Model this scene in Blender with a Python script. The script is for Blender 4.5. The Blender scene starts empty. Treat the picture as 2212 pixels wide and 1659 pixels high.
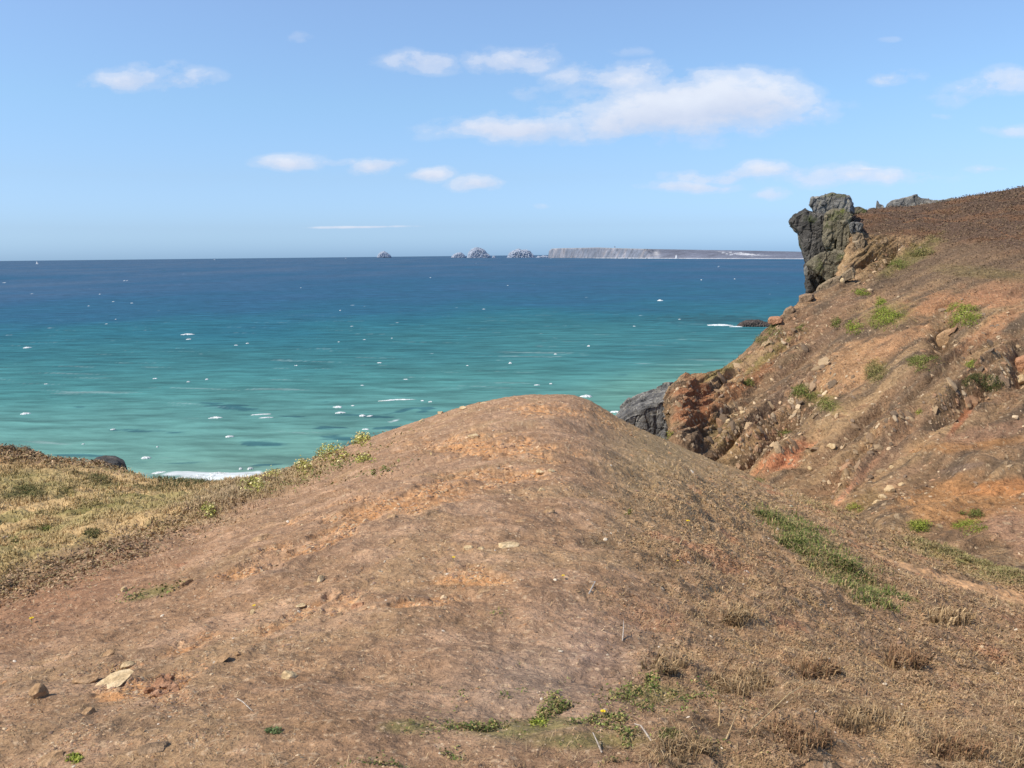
import bpy, bmesh, math, random
import numpy as np
from mathutils import Vector, Matrix, noise as mnoise

rng = np.random.default_rng(7)
random.seed(7)
R = math.radians
scene = bpy.context.scene
col = scene.collection

# ------------------------------------------------------------------ camera
# survey frame: photograph measured at 2212 x 1659; F = focal length in those pixels
F, CX, CY = 1905.0, 1106.0, 829.5
CAMZ = 35.0
PITCH = math.atan((CY - 551.05) / F)
ROLL = -0.62
_rm = (Matrix.Rotation(R(90) - PITCH, 4, 'X') @ Matrix.Rotation(R(ROLL), 4, 'Z')).to_3x3()
RM = np.array(_rm)
cam_d = bpy.data.cameras.new('camera')
cam_d.sensor_width = 36.0
cam_d.lens = 36.0 * F / 2212.0
cam_d.clip_start = 0.1
cam_d.clip_end = 300000.0
cam = bpy.data.objects.new('camera', cam_d)
cam.matrix_world = Matrix.Translation((0, 0, CAMZ)) @ _rm.to_4x4()
col.objects.link(cam)
scene.camera = cam
scene.render.resolution_x, scene.render.resolution_y = 1024, 768


def ray(px, py):
    px, py = np.asarray(px, float), np.asarray(py, float)
    v = np.stack([(px - CX) / F, -(py - CY) / F, -np.ones_like(px)], -1)
    return v @ RM.T


def project(P):
    q = (P - np.array([0, 0, CAMZ])) @ RM
    w = np.maximum(-q[..., 2], 1e-3)
    return q[..., 0] / w * F + CX, -q[..., 1] / w * F + CY


def at_dist(px, py, d):
    r = ray(px, py)
    h = np.hypot(r[..., 0], r[..., 1])
    return np.array([0, 0, CAMZ]) + r * (np.asarray(d) / h)[..., None]


def on_sea(px, py, z=0.0):
    r = ray(px, py)
    t = (z - CAMZ) / np.minimum(r[..., 2], -0.0004)
    return np.array([0, 0, CAMZ]) + r * t[..., None]


# ------------------------------------------------------------------ noise
def _hash(ix, iy, iz, seed):
    with np.errstate(over='ignore'):
        h = (ix.astype(np.uint32) * np.uint32(374761393) + iy.astype(np.uint32) * np.uint32(668265263)
             + iz.astype(np.uint32) * np.uint32(2147483647 - 97) + np.uint32(seed * 7919 + 13))
        h = (h ^ (h >> np.uint32(13))) * np.uint32(1274126177)
        h = (h ^ (h >> np.uint32(15))) * np.uint32(2246822519)
        return h ^ (h >> np.uint32(16))


_G = np.array([[1, 1, 0], [-1, 1, 0], [1, -1, 0], [-1, -1, 0], [1, 0, 1], [-1, 0, 1], [1, 0, -1], [-1, 0, -1],
               [0, 1, 1], [0, -1, 1], [0, 1, -1], [0, -1, -1], [1, 1, 0], [-1, 1, 0], [0, -1, 1], [0, -1, -1]], np.float32)


def perlin(P, seed=0):
    P = np.asarray(P, np.float64)
    sh = P.shape[:-1]
    P = P.reshape(-1, 3)
    out = np.empty(len(P), np.float32)
    for s in range(0, len(P), 200000):
        p = P[s:s + 200000]
        f0 = np.floor(p)
        fr = (p - f0).astype(np.float32)
        ii = f0.astype(np.int64)
        u = fr * fr * fr * (fr * (fr * 6 - 15) + 10)
        acc = np.zeros(len(p), np.float32)
        for dx in (0, 1):
            wx = u[:, 0] if dx else 1 - u[:, 0]
            for dy in (0, 1):
                wy = u[:, 1] if dy else 1 - u[:, 1]
                for dz in (0, 1):
                    wz = u[:, 2] if dz else 1 - u[:, 2]
                    g = _G[_hash(ii[:, 0] + dx, ii[:, 1] + dy, ii[:, 2] + dz, seed) & np.uint32(15)]
                    acc += wx * wy * wz * (g[:, 0] * (fr[:, 0] - dx) + g[:, 1] * (fr[:, 1] - dy) + g[:, 2] * (fr[:, 2] - dz))
        out[s:s + 200000] = acc
    return out.reshape(sh)


def fbm(P, scale=1.0, octaves=4, seed=0, gain=0.5, lac=2.03):
    P = np.asarray(P) * scale
    a, tot, n = 1.0, 0.0, 0.0
    for k in range(octaves):
        tot = tot + a * perlin(P, seed + k * 17)
        n += a
        a *= gain
        P = P * lac + 11.3
    return tot / n * 1.6


def ridged(P, scale=1.0, octaves=4, seed=0, gain=0.5):
    P = np.asarray(P) * scale
    a, tot, n = 1.0, 0.0, 0.0
    for k in range(octaves):
        tot = tot + a * (1 - 2.2 * np.abs(perlin(P, seed + k * 17)))
        n += a
        a *= gain
        P = P * 2.07 + 5.1
    return tot / n


def voronoi(P, seed=0):
    """jittered cells: (random value of nearest cell, distance to it, gap to the second nearest, cell centre)"""
    P = np.asarray(P, float).reshape(-1, 3)
    f0 = np.floor(P).astype(np.int64)
    d1 = np.full(len(P), 9.0); d2 = np.full(len(P), 9.0); val = np.zeros(len(P)); cen = np.zeros_like(P)
    for dx in (-1, 0, 1):
        for dy in (-1, 0, 1):
            for dz_ in (-1, 0, 1):
                c = f0 + np.array([dx, dy, dz_])
                h = [_hash(c[:, 0], c[:, 1], c[:, 2], seed + k).astype(np.float64) / 4294967296.0 for k in range(3)]
                q = c + np.stack(h, -1)
                dd = np.linalg.norm(P - q, axis=1)
                new = dd < d1
                d2 = np.where(new, d1, np.minimum(d2, dd)); d1 = np.where(new, dd, d1)
                val = np.where(new, (h[0] * 7.31 + h[1] * 3.7) % 1.0, val); cen = np.where(new[:, None], q, cen)
    return val, d1, d2 - d1, cen


def blocky(P, seed):
    """angular block relief in [-.5,.5]: each cell stands proud by its own amount and is tilted; cracks between"""
    v, d1, gap, cen = voronoi(P, seed)
    t = np.stack([(v * 13.7) % 1 - .5, (v * 29.3) % 1 - .5, (v * 51.1) % 1 - .5], -1)
    tilt = ((np.asarray(P, float).reshape(-1, 3) - cen) * t).sum(1)
    return (v - .5) + 0.9 * tilt - 0.35 * np.clip(1 - gap / 0.10, 0, 1)


def sstep(x, a, b):
    t = np.clip((x - a) / (b - a), 0, 1)
    return t * t * (3 - 2 * t)


def mix(a, b, t):
    t = np.asarray(t)[..., None]
    return a * (1 - t) + np.asarray(b, float) * t


def blob(px, py, cx, cy, rx, ry, deg=0.0):
    c, s = math.cos(R(deg)), math.sin(R(deg))
    dx, dy = px - cx, py - cy
    return np.exp(-(((dx * c + dy * s) / rx) ** 2 + ((-dx * s + dy * c) / ry) ** 2))


def pchip_slopes(x, y):
    # x,y: (K, N) -> slopes (K, N)
    h = np.diff(x, axis=0)
    h = np.where(np.abs(h) < 1e-9, 1e-9, h)
    dl = np.diff(y, axis=0) / h
    m = np.zeros_like(y)
    if len(x) > 2:
        w1 = 2 * h[1:] + h[:-1]
        w2 = h[1:] + 2 * h[:-1]
        same = dl[1:] * dl[:-1] > 0
        with np.errstate(divide='ignore', invalid='ignore'):
            hm = (w1 + w2) / (w1 / dl[:-1] + w2 / dl[1:])
        m[1:-1] = np.where(same, hm, 0)
    m[0], m[-1] = dl[0], dl[-1]
    return m


def hermite(x0, x1, y0, y1, m0, m1, t):
    h = x1 - x0
    t2, t3 = t * t, t * t * t
    return (2 * t3 - 3 * t2 + 1) * y0 + (t3 - 2 * t2 + t) * h * m0 + (-2 * t3 + 3 * t2) * y1 + (t3 - t2) * h * m1


def pchip1(xs, ys, xq):
    xs, ys = np.asarray(xs, float), np.asarray(ys, float)
    m = pchip_slopes(xs[:, None], ys[:, None])[:, 0]
    k = np.clip(np.searchsorted(xs, xq) - 1, 0, len(xs) - 2)
    xq = np.clip(xq, xs[0], xs[-1])
    t = (xq - xs[k]) / (xs[k + 1] - xs[k])
    return hermite(xs[k], xs[k + 1], ys[k], ys[k + 1], m[k], m[k + 1], t)


# ------------------------------------------------------------------ object helpers
def props(o, label=None, cat=None, group=None, kind=None):
    if label: o['label'] = label
    if cat: o['category'] = cat
    if group: o['group'] = group
    if kind: o['kind'] = kind
    return o


def np_mesh(name, V, quads=None, tris=None, colors=None, smooth=True):
    me = bpy.data.meshes.new(name)
    V = np.asarray(V, np.float32).reshape(-1, 3)
    loops, starts, n0 = [], [], 0
    if quads is not None and len(quads):
        q = np.asarray(quads, np.int32)
        loops.append(q.ravel()); starts.append(np.arange(len(q)) * 4); n0 = len(q) * 4
    if tris is not None and len(tris):
        t = np.asarray(tris, np.int32)
        loops.append(t.ravel()); starts.append(n0 + np.arange(len(t)) * 3)
    loops = np.concatenate(loops).astype(np.int32)
    starts = np.concatenate(starts).astype(np.int32)
    me.vertices.add(len(V)); me.vertices.foreach_set('co', V.ravel())
    me.loops.add(len(loops)); me.loops.foreach_set('vertex_index', loops)
    me.polygons.add(len(starts)); me.polygons.foreach_set('loop_start', starts)
    me.update(calc_edges=True)
    me.polygons.foreach_set('use_smooth', np.full(len(starts), smooth, bool))
    if colors is not None:
        c = np.ones((len(V), 4), np.float32)
        c[:, :3] = np.clip(np.asarray(colors).reshape(-1, 3), 0, 1)
        a = me.color_attributes.new('Col', 'FLOAT_COLOR', 'POINT')
        a.data.foreach_set('color', c.ravel())
    me.validate()
    return me


def link(name, me, mat, parent=None, loc=None):
    o = bpy.data.objects.new(name, me)
    col.objects.link(o)
    if mat and not me.materials: me.materials.append(mat)
    if parent: o.parent = parent
    if loc is not None: o.location = loc
    return o


def empty(name, loc):
    o = bpy.data.objects.new(name, None)
    o.empty_display_size = 0.2
    o.location = loc
    col.objects.link(o)
    return o


def grid_quads(nr, nc):
    i = np.arange(nr - 1)[:, None] * nc + np.arange(nc - 1)[None, :]
    return np.stack([i, i + 1, i + 1 + nc, i + nc], -1).reshape(-1, 4)


def grid_normals(P):
    a = np.gradient(P, axis=1)
    b = np.gradient(P, axis=0)
    n = np.cross(a, b)
    n /= np.linalg.norm(n, axis=-1, keepdims=True) + 1e-12
    return np.where(n[..., 2:3] < 0, -n, n)


# ------------------------------------------------------------------ materials
def new_mat(name):
    m = bpy.data.materials.new(name)
    m.use_nodes = True
    nt = m.node_tree
    return m, nt, nt.nodes['Principled BSDF']


def N(nt, t, **kw):
    n = nt.nodes.new(t)
    for k, v in kw.items(): setattr(n, k, v)
    return n


def noise_node(nt, scale, detail=4, rough=0.55, vec=None):
    n = N(nt, 'ShaderNodeTexNoise')
    n.inputs['Scale'].default_value = scale
    n.inputs['Detail'].default_value = detail
    n.inputs['Roughness'].default_value = rough
    if vec is not None: nt.links.new(vec, n.inputs['Vector'])
    return n


def math_node(nt, op, a, b=None, clamp=False):
    n = N(nt, 'ShaderNodeMath', operation=op, use_clamp=clamp)
    for i, v in enumerate((a, b)):
        if v is None: continue
        if isinstance(v, (int, float)): n.inputs[i].default_value = v
        else: nt.links.new(v, n.inputs[i])
    return n.outputs[0]


def ramp(nt, fac, stops, interp='LINEAR'):
    r = N(nt, 'ShaderNodeValToRGB')
    r.color_ramp.interpolation = interp
    el = r.color_ramp.elements
    while len(el) < len(stops): el.new(0.5)
    for e, (p, c) in zip(el, stops):
        e.position = p
        e.color = (c, c, c, 1) if isinstance(c, (int, float)) else (*c, 1)
    nt.links.new(fac, r.inputs[0])
    return r.outputs[0]


def mixrgb(nt, mode, fac, a, b):
    n = N(nt, 'ShaderNodeMix', data_type='RGBA', blend_type=mode)
    for sock, v in ((n.inputs[0], fac), (n.inputs[6], a), (n.inputs[7], b)):
        if isinstance(v, (int, float)): sock.default_value = v
        elif isinstance(v, tuple): sock.default_value = (*v, 1)
        else: nt.links.new(v, sock)
    return n.outputs[2]


def earth_material(name, s1, s2, bump1, bump2, spec=0.1):
    m, nt, b = new_mat(name)
    at = N(nt, 'ShaderNodeVertexColor'); at.layer_name = 'Col'
    co = N(nt, 'ShaderNodeTexCoord').outputs['Object']
    n1 = noise_node(nt, s1, 6, 0.7, co)
    n2 = noise_node(nt, s2, 4, 0.6, co)
    f1 = ramp(nt, n1.outputs[0], [(0.30, 0.70), (0.5, 1.0), (0.72, 1.28)])
    f2 = ramp(nt, n2.outputs[0], [(0.32, 0.80), (0.5, 1.0), (0.7, 1.20)])
    c = mixrgb(nt, 'MULTIPLY', 1.0, at.outputs[0], f1)
    c = mixrgb(nt, 'MULTIPLY', 0.8, c, f2)
    n3 = noise_node(nt, s1 * 4.7, 3, 0.6, co)
    f3 = ramp(nt, n3.outputs[0], [(0.30, 0.72), (0.48, 0.99), (0.60, 1.05), (0.72, 1.4)])
    c = mixrgb(nt, 'MULTIPLY', 0.85, c, f3)
    nt.links.new(c, b.inputs['Base Color'])
    b.inputs['Roughness'].default_value = 0.95
    b.inputs['Specular IOR Level'].default_value = spec
    bp = N(nt, 'ShaderNodeBump'); bp.inputs['Distance'].default_value = bump1
    nt.links.new(n1.outputs[0], bp.inputs['Height'])
    bp2 = N(nt, 'ShaderNodeBump'); bp2.inputs['Distance'].default_value = bump2
    nt.links.new(n2.outputs[0], bp2.inputs['Height'])
    nt.links.new(bp.outputs[0], bp2.inputs['Normal'])
    nt.links.new(bp2.outputs[0], b.inputs['Normal'])
    return m


def foliage_material(name, rough=0.8):
    m, nt, b = new_mat(name)
    at = N(nt, 'ShaderNodeVertexColor'); at.layer_name = 'Col'
    co = N(nt, 'ShaderNodeTexCoord').outputs['Object']
    n = noise_node(nt, 14.0, 3, 0.6, co)
    f = ramp(nt, n.outputs[0], [(0.3, 0.75), (0.7, 1.25)])
    nt.links.new(mixrgb(nt, 'MULTIPLY', 1.0, at.outputs[0], f), b.inputs['Base Color'])
    b.inputs['Roughness'].default_value = rough
    b.inputs['Specular IOR Level'].default_value = 0.15
    return m


def rock_material(name, c_dark, c_mid, c_light, scale, moss=None, moss_amt=0.0, bump=0.05, lichen=None):
    m, nt, b = new_mat(name)
    co = N(nt, 'ShaderNodeTexCoord').outputs['Object']
    n1 = noise_node(nt, scale, 7, 0.65, co)
    n2 = noise_node(nt, scale * 5.3, 5, 0.7, co)
    c = ramp(nt, n1.outputs[0], [(0.32, c_dark), (0.5, c_mid), (0.68, c_light)])
    f = ramp(nt, n2.outputs[0], [(0.3, 0.55), (0.5, 1.0), (0.7, 1.45)])
    c = mixrgb(nt, 'MULTIPLY', 0.9, c, f)
    if lichen:
        n4 = noise_node(nt, scale * 2.1, 6, 0.7, co)
        c = mixrgb(nt, 'MIX', ramp(nt, n4.outputs[0], [(0.56, 0.0), (0.68, 0.75)]), c, lichen)
    if moss:
        n3 = noise_node(nt, scale * 0.7, 5, 0.65, co)
        k = ramp(nt, n3.outputs[0], [(0.62 - moss_amt * 0.3, 0.0), (0.72 - moss_amt * 0.3, 0.9)])
        c = mixrgb(nt, 'MIX', k, c, moss)
    nt.links.new(c, b.inputs['Base Color'])
    b.inputs['Roughness'].default_value = 0.92
    b.inputs['Specular IOR Level'].default_value = 0.2
    bp = N(nt, 'ShaderNodeBump'); bp.inputs['Distance'].default_value = bump
    nt.links.new(n2.outputs[0], bp.inputs['Height'])
    bp2 = N(nt, 'ShaderNodeBump'); bp2.inputs['Distance'].default_value = bump * 3
    nt.links.new(n1.outputs[0], bp2.inputs['Height'])
    nt.links.new(bp.outputs[0], bp2.inputs['Normal'])
    nt.links.new(bp2.outputs[0], b.inputs['Normal'])
    return m


M_ground = earth_material('dry_earth', 34.0, 7.0, 0.02, 0.05)
M_path = earth_material('trodden_earth', 40.0, 5.0, 0.008, 0.02)
M_hill = earth_material('hillside_earth', 9.0, 2.3, 0.10, 0.22)
M_leaf = foliage_material('leaves')
M_grass = foliage_material('dry_grass_blades', 0.85)

# ------------------------------------------------------------------ GROUND (the spur, the grassy hollow, the gully)
ST = [-700, 0, 300, 600, 900, 1180, 1450, 1700, 1950, 2212, 2900]
CURVES_Z = [   # (py, z relative to the eye) along each survey line
    ([1659] * 11, [-2.2, -1.8, -1.72, -1.68, -1.66, -1.66, -1.68, -1.75, -1.85, -2.0, -2.8]),
    ([1450] * 11, [-3.0, -2.25, -2.05, -1.93, -1.9, -1.9, -1.95, -2.15, -2.6, -3.3, -4.4]),
    ([1290, 1270, 1255, 1240, 1240, 1240, 1245, 1270, 1290, 1330, 1400],
     [-4.6, -3.3, -2.75, -2.25, -2.05, -2.02, -2.25, -2.9, -3.9, -4.7, -5.2]),
    ([1150, 1160, 1150, 1130, 1110, 1110, 1130, 1180, 1220, 1295, 1385],
     [-5.4, -4.9, -4.1, -2.9, -2.25, -2.2, -2.6, -3.9, -5.0, -5.4, -5.6]),
    ([1070, 1070, 1090, 1070, 1000, 990, 1030, 1110, 1190, 1265, 1360],
     [-5.8, -5.6, -5.2, -4.1, -2.75, -2.5, -3.4, -5.3, -5.5, -5.7, -5.75]),
    ([1020, 1010, 1050, 1035, 950, 910, 985, 1080, 1172, 1250, 1345],
     [-6.4, -6.2, -6.15, -5.45, -3.9, -3.15, -5.2, -6.7, -5.9, -5.9, -5.95]),
]
EDGE = [(-700, 985, 31), (-200, 966, 32), (0, 968, 32), (60, 976, 32), (110, 992, 32), (200, 1000, 31), (260, 1014, 30.5), (330, 1036, 30),
        (460, 1046, 28), (540, 1040, 28), (620, 1020, 28), (700, 984, 29), (800, 945, 31), (900, 911, 33), (1000, 880, 35),
        (1080, 861, 36.5), (1150, 853, 37), (1220, 853, 37), (1265, 862, 36.7), (1300, 881, 36), (1340, 905, 36), (1400, 935, 36),
        (1460, 960, 38), (1560, 1005, 37), (1620, 1030, 34), (1700, 1060, 31), (1800, 1090, 27), (1900, 1140, 22.5),
        (2050, 1190, 19.2), (2212, 1235, 18.7), (2500, 1280, 19.2), (2900, 1325, 22)]


def azel(px, py):
    r = ray(px, py)
    return np.arctan2(r[..., 0], r[..., 1]), r[..., 2] / np.hypot(r[..., 0], r[..., 1])


core = np.arange(-35.0, 35.001, 0.062)
az = np.radians(np.concatenate([np.arange(-52, -35, 0.5), core, np.arange(35.5, 52.1, 0.5)]))
knots_d, knots_z = [], []
knots_d.append(np.full_like(az, 0.6)); knots_z.append(np.full_like(az, -1.62))
for pys, zs in CURVES_Z:
    a, sl = azel(np.array(ST), np.array(pys))
    zz = np.array(zs)
    dd = zz / sl
    z_i = pchip1(a, zz, az); d_i = pchip1(a, dd, az)
    knots_d.append(d_i); knots_z.append(z_i)
e = np.array(EDGE, float)
ea, es = azel(e[:, 0], e[:, 1])
ed = pchip1(ea, e[:, 2], az)
ez = pchip1(ea, es, az) * ed
E_AZ, E_D, E_Z = az, ed, ez
knots_d.append(ed); knots_z.append(ez)
px_e = pchip1(ea, e[:, 0], az)
right = sstep(px_e, 1470, 1570)
knots_d.append(ed + 4 * (1 - right) + 3 * right)
knots_z.append(ez - 2.6 * (1 - right) - 1.0 * right)
knots_d.append(ed + 45); knots_z.append(-38 * (1 - right) + (-13) * right)
knots_d.append(ed + 90); knots_z.append(-42 * (1 - right) + (-16) * right)
KD, KZ = np.array(knots_d), np.array(knots_z)
for k in range(1, len(KD)):
    KD[k] = np.maximum(KD[k], KD[k - 1] + 0.35)
KM = pchip_slopes(KD, KZ)
SEG = [12, 150, 150, 110, 90, 70, 90, 16, 40, 6]
rows_d, rows_z = [], []
for k, n in enumerate(SEG):
    for t in (np.arange(n) / n):
        tt = t if k not in (1, 2, 6) else t
        rows_d.append(KD[k] + (KD[k + 1] - KD[k]) * tt)
        rows_z.append(hermite(KD[k], KD[k + 1], KZ[k], KZ[k + 1], KM[k], KM[k + 1], tt))
rows_d.append(KD[-1]); rows_z.append(KZ[-1])
GD, GZ = np.array(rows_d), np.array(rows_z)
# keep every brow at its surveyed height: take off whatever bulges above the line of the brow
for _ in range(3):
    sl_max = np.where((GD > KD[5]) & (GD < ed + 6), GZ / GD, -9).max(0)
    exc = np.maximum(sl_max - ez / ed, 0)
    GZ = GZ - exc * GD * sstep(GD, KD[4], KD[4] + (ed - KD[4]) * 0.45)
G = np.stack([GD * np.sin(az), GD * np.cos(az), GZ + CAMZ], -1)
gpx, gpy = project(G)
seen = sstep(GD, 0.5, 1.5)
# relief: broad undulation, hummocks, clods
lump = fbm(G, 0.35, 3, 3) * 0.22 * sstep(GD, 3, 12)
bowl = sstep(gpy - (1275 - 0.36 * gpx), 18, -18) * sstep(gpx, 760, 560)         # grassy hollow on the left
flank = sstep(gpx - (1330 + np.clip(1200 - gpy, -460, 400) * -0.05) + 170 * fbm(G, 0.8, 3, 8), -90, 190) * sstep(gpy, 950, 1080)
hum = ridged(G, 0.9, 3, 9)
bump_a = fbm(G, 2.6, 4, 21)
bump_b = fbm(G, 9.0, 3, 31)
dz = lump + (0.035 + 0.05 * flank + 0.10 * bowl) * bump_a + (0.012 + 0.014 * flank) * bump_b + 0.10 * bowl * hum
edge_keep = 1 - 0.8 * sstep(GD, ed - 5, ed) * (1 - right)
dz -= 0.22 * fbm(G, 0.35, 3, 3) * sstep(GD, 3, 12) * sstep(GD, ed - 18, ed - 3) * (1 - right)
G[..., 2] += dz * seen * edge_keep
# eroded steps (scarps running across the spur and along its left flank)
step_c = 0.55 * G[..., 0] + 0.85 * G[..., 1] * 0.6 + 0.8 * fbm(G, 0.4, 3, 41)
saw = (step_c * 0.8) % 1.0
G[..., 2] += 0.05 * (np.where(saw < 0.85, saw / 0.85, (1 - saw) / 0.15) - 0.5) * sstep(fbm(G, 0.3, 2, 43), -0.1, 0.3) * (1 - flank) * (1 - bowl) * seen
gpx, gpy = project(G)
ORANGE = [(900, 1075, 300, 38, -14), (560, 1215, 120, 22, -25), (690, 1165, 130, 22, -22), (1080, 1030, 170, 24, -3), (740, 1300, 60, 24, -32),
          (360, 1482, 55, 26, -18), (420, 1385, 80, 18, -25), (1010, 1250, 110, 26, -5), (1050, 965, 210, 30, 0), (1190, 885, 130, 16, 2),
          (1320, 910, 80, 20, 26), (240, 1500, 120, 22, -16), (640, 1330, 120, 14, -30), (900, 1300, 120, 12, -6)]
om = np.zeros(gpx.shape)
for b_ in ORANGE: om = np.maximum(om, blob(gpx, gpy, *b_))
scar = sstep(om + 0.55 * fbm(G, 3.1, 4, 61) + 0.25 * fbm(G, 0.8, 4, 51), 0.45, 0.75)
G[..., 2] -= scar * (0.018 + 0.02 * fbm(G, 7.0, 3, 47)) * np.clip(GD / 5, 0.6, 2)
gpx, gpy = project(G)

# --- colours (real albedo of soil, straw, stone)
nA, nB, nC, nD = fbm(G, 0.8, 4, 51), fbm(G, 3.1, 4, 61), fbm(G, 12.0, 3, 71), fbm(G * np.array([1.6, 0.5, 1.0]), 1.7, 4, 81)
C = np.zeros(G.shape) + np.array([0.270, 0.178, 0.118])
C = mix(C, [0.330, 0.235, 0.150], sstep(nA, 0.0, 0.5) * 0.7)
C = mix(C, [0.215, 0.150, 0.105], sstep(-nD, 0.05, 0.45) * 0.45)
C = mix(C, [0.300, 0.205, 0.150], sstep(fbm(G, 0.6, 3, 83), 0.05, 0.4) * 0.5)      # pinkish soil
om = sstep(om + 0.55 * nB + 0.25 * nA, 0.38, 0.95)
C = mix(C, [0.455, 0.250, 0.125], om * 0.85)
C = mix(C, [0.385, 0.265, 0.190], sstep(fbm(G, 1.9, 4, 85), 0.05, 0.4) * (1 - flank) * (1 - bowl) * 0.7)
C = mix(C, [0.180, 0.128, 0.098], sstep(fbm(G * np.array([1, .6, 1]), 2.3, 4, 87), 0.12, 0.45) * (1 - bowl) * 0.38)
C = mix(C, [0.47, 0.33, 0.20], om * sstep(nC, 0.1, 0.5) * 0.6)
# olive tint on the right of the spur top
olive = sstep(gpx, 1230, 1420) * sstep(gpy, 1300, 1000)
C = mix(C, [0.245, 0.190, 0.108], olive * 0.75)
# right flank: brown heath & straw
fl = np.maximum(flank, olive * 0.5)
C = mix(C, [0.225, 0.160, 0.105], flank * 0.55)
C = mix(C, [0.330, 0.245, 0.150], flank * sstep(nB, 0.05, 0.45) * 0.7)
C = mix(C, [0.120, 0.085, 0.055], flank * sstep(-nB, 0.1, 0.5) * 0.75)
C = mix(C, [0.30, 0.15, 0.10], flank * sstep(fbm(G, 1.1, 3, 91), 0.25, 0.5) * 0.5)
# grey gritty soil by the centre foreground
C = mix(C, [0.30, 0.245, 0.215], blob(gpx, gpy, 1150, 1480, 220, 110, -15) * 0.55)
C = mix(C, [0.26, 0.185, 0.16], blob(gpx, gpy, 1290, 1420, 60, 90, -20) * 0.4)
# hollow: olive grass with tan
C = mix(C, [0.250, 0.225, 0.110], bowl * 0.9)
C = mix(C, [0.390, 0.310, 0.180], bowl * sstep(fbm(G, 0.7, 4, 95), -0.05, 0.35) * 0.8)
C = mix(C, [0.120, 0.125, 0.045], bowl * sstep(fbm(G, 0.9, 3, 97), 0.12, 0.5) * 0.6)
hs = fbm(G * np.array([0.5, 1.0, 1.0]), 0.33, 4, 96)
C = mix(C, [0.400, 0.300, 0.175], bowl * sstep(hs, -0.05, 0.3) * 0.85)
C = mix(C, [0.105, 0.100, 0.045], bowl * sstep(-hs + 0.4 * nB, 0.25, 0.6) * 0.75)
for b_ in [(215, 1040, 50, 14, 15), (60, 1068, 60, 14, 0), (200, 1150, 26, 12, 0), (150, 1062, 24, 8, 0), (330, 1055, 60, 8, 8), (20, 1075, 30, 12, 0), (170, 1022, 50, 6, 5), (340, 1130, 30, 10, 0)]:
    C = mix(C, [0.080, 0.080, 0.035], bowl * sstep(blob(gpx, gpy, *b_) + 0.4 * nB, 0.3, 0.9) * 0.8)
C = mix(C, [0.270, 0.175, 0.115], sstep(gpy, 1035, 985) * sstep(gpx, 420, 200) * bowl * 0.75)   # brown rim
# reddish hollow at the foot of the left flank
C = mix(C, [0.24, 0.135, 0.085], blob(gpx, gpy, 120, 1290, 260, 70, -18) * 0.7)
C = mix(C, [0.36, 0.26, 0.19], blob(gpx, gpy, 150, 1230, 200, 22, -20) * 0.6 * sstep(nB, -0.2, 0.3))
# green washes
for g_ in [(1790, 1215, 170, 45, 36), (2080, 1200, 180, 28, 14), (1700, 1130, 110, 22, 25), (1150, 1570, 150, 22, -4), (1420, 1500, 90, 28, 0),
           (330, 1280, 60, 14, -18), (860, 1570, 80, 22, 0), (2160, 1245, 120, 20, 10), (1000, 1245, 0.1, 0.1, 0), (1260, 1600, 200, 30, 0)]:
    C = mix(C, [0.150, 0.165, 0.060], sstep(blob(gpx, gpy, *g_) + 0.35 * nB, 0.3, 0.9) * 0.6)
# yellowed straw and orange moss bits low centre
C = mix(C, [0.42, 0.27, 0.12], blob(gpx, gpy, 800, 1545, 150, 22, -8) * 0.4 * sstep(nA, -0.2, 0.3))
# fine salt and pepper: pale grit, dark crumbs
C = C * (1 + 0.22 * nC[..., None] + 0.20 * nB[..., None])
grit = sstep(fbm(G, 28.0, 2, 101), 0.42, 0.6) * (1 - 0.7 * bowl)
C = mix(C, [0.50, 0.40, 0.30], grit * 0.55)
dark = sstep(-fbm(G, 17.0, 3, 103), 0.36, 0.6)
C = mix(C, [0.08, 0.055, 0.04], dark * (0.25 + 0.15 * flank))
WARM = np.array([1.10, 1.01, 0.855])
C = C * WARM * 1.13 * (1 + 0.12 * bowl + 0.10 * flank + 0.12 * olive)[..., None]
G_N = grid_normals(G)

# --- split the trodden path out of the same sheet (no overlap)
PATH = np.array([(1880, 1196), (1930, 1215), (1990, 1235), (2060, 1256), (2130, 1274), (2212, 1297), (2300, 1322), (2500, 1370)], float)
pyc = np.interp(gpx, PATH[:, 0], PATH[:, 1])
pw = np.interp(gpx, [1880, 1950, 2212, 2400], [2.5, 7, 14, 17])
pm = (np.abs(gpy - pyc) < pw * (1 + 0.5 * nB)) & (gpx > 1885) & (gpx < 2480) & (GD > 8) & (GD < 22)
Cp = np.zeros(G.shape) + np.array([0.40, 0.265, 0.165])
Cp = Cp * WARM * (1 + 0.3 * nB[..., None] + 0.2 * nC[..., None])
nr, nc = GD.shape
quads = grid_quads(nr, nc)
pq = pm.ravel()[quads].all(1)
ground = link('ground', np_mesh('ground', G, quads[~pq][:, ::-1], colors=C), M_ground)
props(ground, 'bare brown spur with a grassy hollow on its left and a gully on its right', 'ground', kind='structure')


def submesh(V, q, colors):
    u, inv = np.unique(q.ravel(), return_inverse=True)
    return V.reshape(-1, 3)[u], inv.reshape(-1, 4), colors.reshape(-1, 3)[u]


pv, pqq, pc = submesh(G, quads[pq][:, ::-1], Cp)
path_o = link('footpath', np_mesh('footpath', pv, pqq, colors=pc), M_path)
props(path_o, 'narrow trodden orange path running along the gully floor', 'path', kind='structure')

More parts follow.
